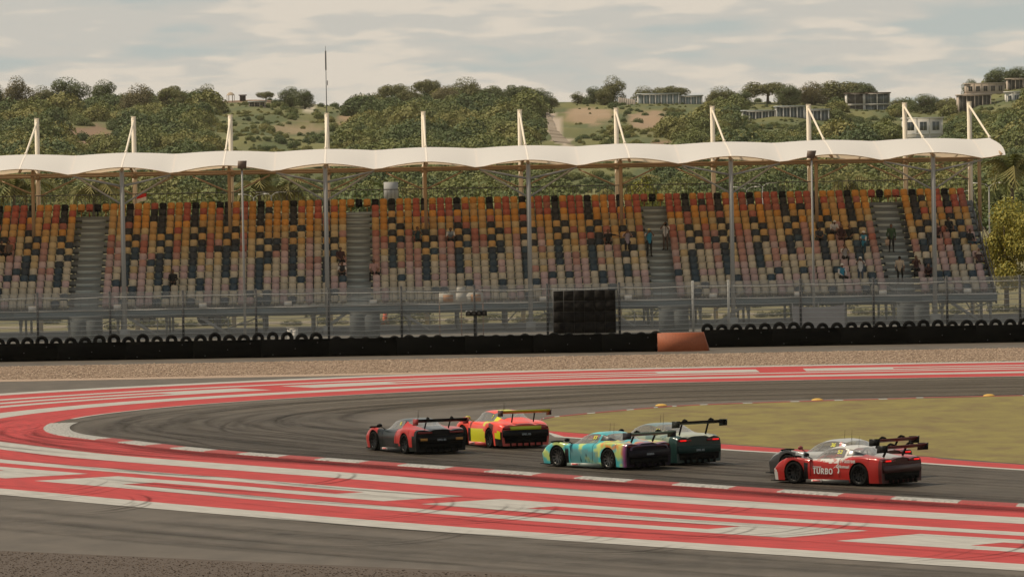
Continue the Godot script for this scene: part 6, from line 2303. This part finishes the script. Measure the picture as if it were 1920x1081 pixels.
func person(at: Vector3, turn: float, called: String, tones: Array, head: String, label: String, size := 1.0) -> Node3D:
	var ps = pose(called)
	var st = SurfaceTool.new()
	st.begin(Mesh.PRIMITIVE_TRIANGLES)
	for k in ps.i:
		st.set_color(tones[ps.r[k]])
		st.set_normal(ps.n[k])
		st.add_vertex(ps.v[k])
	var j: Dictionary = ps.j
	# head, face, hands join the same mesh
	var mb = MB.new()
	mb.smooth(true)
	mb.col = tones[0]
	var hc: Vector3 = j.head
	for i in 14:
		for k in 10:
			var q = []
			for e in [[i, k], [i, k + 1], [i + 1, k + 1], [i + 1, k]]:
				var a: float = TAU * e[0] / 14.0
				var b: float = PI * e[1] / 10.0
				var d = Vector3(sin(b) * sin(a), cos(b), sin(b) * cos(a))
				var r = Vector3(0.078, 0.118, 0.098)
				if d.y < 0.0: r.x *= 1.0 + d.y * 0.28                         # jaw
				var p = d * r
				if absf(a - 0.0) < 0.3 or absf(a - TAU) < 0.3:
					if d.y < 0.2 and d.y > -0.35: p.z += 0.022               # nose
				q.append(hc + p)
			mb.quad(q[0], q[3], q[2], q[1])
	for s in [-1, 1]: mb.ball(hc + Vector3(s * 0.08, 0.0, -0.01), Vector3(0.014, 0.03, 0.02), 6, 5)
	for hand in ["hal", "har"]:
		var el: Vector3 = j["ell" if hand == "hal" else "elr"]
		var d = (j[hand] - el).normalized()
		var s = d.cross(Vector3.UP)
		if s.length() < 0.1: s = Vector3.RIGHT
		s = s.normalized()
		mb.ball(j[hand] + d * 0.035, Vector3(0.034, 0.034, 0.034), 8, 6)
		for k in 4:
			var root: Vector3 = j[hand] + d * 0.06 + s * (-0.03 + 0.02 * k)
			var len: float = [0.055, 0.07, 0.066, 0.05][k]
			var bend = (d + s.cross(d) * 0.6).normalized()
			mb.tube(root, root + d * len * 0.5, 0.0095, 0.009, 5, false)
			mb.tube(root + d * len * 0.5, root + d * len * 0.5 + bend * len * 0.5, 0.009, 0.007, 5, true)
		mb.tube(j[hand] + d * 0.02 + s * 0.03, j[hand] + d * 0.055 + s * 0.065, 0.011, 0.008, 5, true)
	mb.col = Color(0.02, 0.015, 0.012)
	for s in [-1, 1]: mb.ball(hc + Vector3(s * 0.03, 0.012, 0.091), Vector3(0.011, 0.007, 0.007), 6, 4)
	mb.col = Color(0.16, 0.06, 0.05)
	mb.ball(hc + Vector3(0, -0.06, 0.088), Vector3(0.024, 0.007, 0.008), 6, 4)
	st.append_from(mb.done(), 0, Transform3D())
	var o = put("person", st.commit(), M.cloth, null, Transform3D(Basis(Vector3.UP, turn).scaled(Vector3.ONE * size), at))
	tag(o, label, "person", "spectators in the grandstand")
	mb = MB.new()
	mb.smooth(true)
	match head:
		"hair":
			mb.ball(hc + Vector3(0, 0.035, -0.018), Vector3(0.088, 0.098, 0.098), 12, 8)
			put("hair", mb.done(), mat("hair", Color(0.012, 0.010, 0.009), 0.6), o)
		"scarf_dark", "scarf_tan":
			mb.lathe([[0.02, 0.14], [0.075, 0.11], [0.102, 0.03], [0.10, -0.06], [0.13, -0.16], [0.19, -0.24]], 14, 1, hc + Vector3(0, 0, -0.035))
			put("headscarf", mb.done(), mat("scarf_dark", Color(0.035, 0.014, 0.016), 0.9) if head == "scarf_dark" else mat("scarf_tan", Color(0.34, 0.25, 0.20), 0.9), o)
		_:
			mb.ball(hc + Vector3(0, 0.05, -0.01), Vector3(0.095, 0.095, 0.11), 12, 8)
			mb.box(hc + Vector3(0, 0.055, 0.13), Vector3(0.14, 0.015, 0.11))
			put("cap", mb.done(), mat("cap_white", Color(0.62, 0.58, 0.52), 0.8) if head == "cap" else mat("cap_straw", Color(0.55, 0.45, 0.20), 0.9), o)
	return o

func build_people() -> void:
	var sk = Color(0.16, 0.085, 0.05)
	var bl = Color(0.014, 0.013, 0.013)
	var wh = Color(0.52, 0.49, 0.46)
	var blue = Color(0.03, 0.20, 0.30)
	var maroon = Color(0.05, 0.016, 0.018)
	var jean = Color(0.045, 0.06, 0.085)
	# px, head top y, pose, turn, torso, sleeve, forearm, trousers, head, label
	var list = [
		[1562, 417, "sit_lean", 0.2, wh, wh, sk, bl, "cap", "person in white top and pale cap sitting beside two in dark clothes"],
		[1577, 416, "sit", 0.0, maroon, maroon, maroon, maroon, "scarf_dark", "person in dark maroon headscarf sitting between two others"],
		[1592, 416, "sit", -0.2, bl, bl, sk, bl, "hair", "person in black sitting at the end of a group of three"],
		[1533, 431, "sit_lean", 0.3, Color(0.04, 0.04, 0.045), Color(0.04, 0.04, 0.045), sk, bl, "hair", "person in dark patterned shirt leaning forward beside a lamp pole"],
		[1619, 436, "stand_phone", -0.9, blue, wh, sk, Color(0.02, 0.05, 0.06), "cap", "person standing in blue vest, white sleeves and white cap, looking down"],
		[1583, 454, "sit_phone", 0.1, Color(0.30, 0.28, 0.27), wh, sk, bl, "hair", "person in white and black top sitting below the group of three"],
		[1671, 423, "stand", 0.0, Color(0.035, 0.065, 0.03), Color(0.035, 0.065, 0.03), Color(0.035, 0.065, 0.03), bl, "hair", "person in dark green shirt standing on the aisle stairs with a bag"],
		[1686, 482, "walk", 2.9, Color(0.42, 0.33, 0.24), Color(0.42, 0.33, 0.24), sk, bl, "hair", "person in beige shirt walking up the aisle stairs, back turned"],
		[1577, 497, "sit", 0.4, blue, wh, wh, bl, "cap", "person in blue vest and white cap sitting in the front rows"],
		[1612, 482, "stand_camera", -0.2, wh, wh, sk, jean, "cap", "person in white shirt with dark bag standing, phone raised"],
		[1780, 412, "sit_wide", 0.2, bl, bl, sk, Color(0.05, 0.04, 0.04), "hair", "person in black shirt sitting alone among orange seats"],
		[1757, 418, "sit", -0.1, maroon, maroon, sk, bl, "hair", "person in dark clothes half hidden by a grandstand column"],
		[1820, 435, "sit", 0.5, bl, bl, bl, Color(0.03, 0.06, 0.085), "hair", "person in black jacket sitting near the end railing"],
		[1835, 459, "sit_wide", 0.3, Color(0.06, 0.03, 0.03), Color(0.10, 0.06, 0.055), sk, Color(0.035, 0.03, 0.028), "scarf_tan", "person in tan headscarf and dark skirt at the end railing"],
		[1717, 483, "sit_phone", 0.0, maroon, maroon, sk, bl, "hair", "person in maroon top sitting beside the last aisle, hands at face"],
		[1742, 496, "sit_lean", -0.3, maroon, maroon, maroon, bl, "scarf_dark", "person in dark headscarf leaning forward beside the last aisle"],
		[1138, 425, "sit_point", 0.0, bl, bl, sk, bl, "hair", "person in black sitting with one arm stretched out along the seats"],
		[1174, 432, "stand_camera", 0.1, Color(0.30, 0.24, 0.27), Color(0.30, 0.24, 0.27), sk, bl, "hair", "person in lilac shirt standing among seats with a camera raised"],
		[1215, 430, "stand_camera", 0.2, blue, wh, sk, bl, "straw", "photographer in blue vest and straw cap standing by the aisle"],
		[1246, 419, "stand_camera", -0.4, wh, wh, sk, Color(0.09, 0.06, 0.05), "hair", "photographer in white shirt with a monopod standing in the aisle"],
		[780, 430, "sit_phone", 0.2, Color(0.02, 0.05, 0.055), Color(0.02, 0.05, 0.055), sk, bl, "hair", "person in dark teal sitting alone near a brown column"],
		[842, 431, "sit_lean", 0.0, Color(0.20, 0.24, 0.27), wh, sk, bl, "hair", "person in pale vest sitting alone, leaning forward"],
		[697, 481, "sit_wide", 0.1, Color(0.38, 0.22, 0.20), Color(0.38, 0.22, 0.20), sk, bl, "hair", "person in pink shirt and black trousers sitting at the aisle edge"],
		[635, 468, "sit", 0.2, maroon, maroon, sk, bl, "hair", "person in dark clothes sitting behind one in a black and white vest"],
		[638, 485, "sit_lean", -0.1, Color(0.03, 0.03, 0.03), wh, sk, bl, "hair", "person in black vest over white shirt beside the aisle stairs"],
		[320, 501, "sit", 0.0, bl, bl, bl, bl, "hair", "person in black sitting alone among pale seats"],
		[14, 453, "sit", -0.2, Color(0.12, 0.08, 0.06), sk, sk, bl, "hair", "person in brown sitting beside one in black, far along the stand"],
		[1, 455, "sit", 0.3, bl, bl, sk, bl, "hair", "person in black sitting beside one in brown, far along the stand"]]
	for q in list:
		var standing: bool = q[2].begins_with("stand") or q[2] == "walk"
		var hh = 1.72 if standing else (1.24 if q[2] == "sit_lean" else 1.33)
		var best = 0
		var err = 1e9
		var where = Vector3.ZERO
		for i in ROWS:
			var v = row_v(i) + (-0.12 if standing else 0.1)
			var u: float = (q[0] - 715.0) * (315.0 + v) / F
			var p: Vector3 = stand.transform * sl(u, tread(i) + hh, v)
			var e = absf(to_px(p).y - q[1])
			if e < err:
				err = e
				best = i
				where = stand.transform * sl(u, tread(i) + 0.004, v)
		if q[2] != "walk" and not standing: where.y += 0.0
		var o = person(where, q[3] + stand.rotation.y, q[2], [sk, q[4], q[7], bl, q[5], q[6]], q[8], q[9])
		if q[0] == 1671:
			var mb = MB.new()
			mb.hull8([Vector3(-0.10, 0.0, -0.06), Vector3(0.10, 0.0, -0.06), Vector3(0.10, 0.0, 0.06), Vector3(-0.10, 0.0, 0.06), Vector3(-0.13, 0.36, -0.04), Vector3(0.13, 0.36, -0.04), Vector3(0.13, 0.36, 0.04), Vector3(-0.13, 0.36, 0.04)])
			mb.path([Vector3(-0.06, 0.36, 0), Vector3(0, 0.52, 0), Vector3(0.06, 0.36, 0)], 0.01, 5)
			var bag = put("carrier_bag", mb.done(), mat("bag_tan", Color(0.40, 0.28, 0.20), 0.8), null, Transform3D(Basis(), where + Vector3(-0.26, 0.42, 0.1)))
			tag(bag, "tan carrier bag held by the person in green on the stairs", "bag")
		if q[0] == 1246:
			var mb = MB.new()
			mb.tube(Vector3(0, 0, 0), Vector3(0, 1.5, 0), 0.015, 0.015, 6)
			mb.box(Vector3(0, 1.56, 0), Vector3(0.14, 0.11, 0.10))
			mb.tube(Vector3(0, 1.56, 0.05), Vector3(0, 1.56, 0.24), 0.05, 0.055, 10)
			var mono = put("camera_on_monopod", mb.done(), M.carbon, null, Transform3D(Basis(), where + Vector3(0.0, 0, 0.24)))
			tag(mono, "black camera with long lens on a thin monopod in the aisle", "camera")
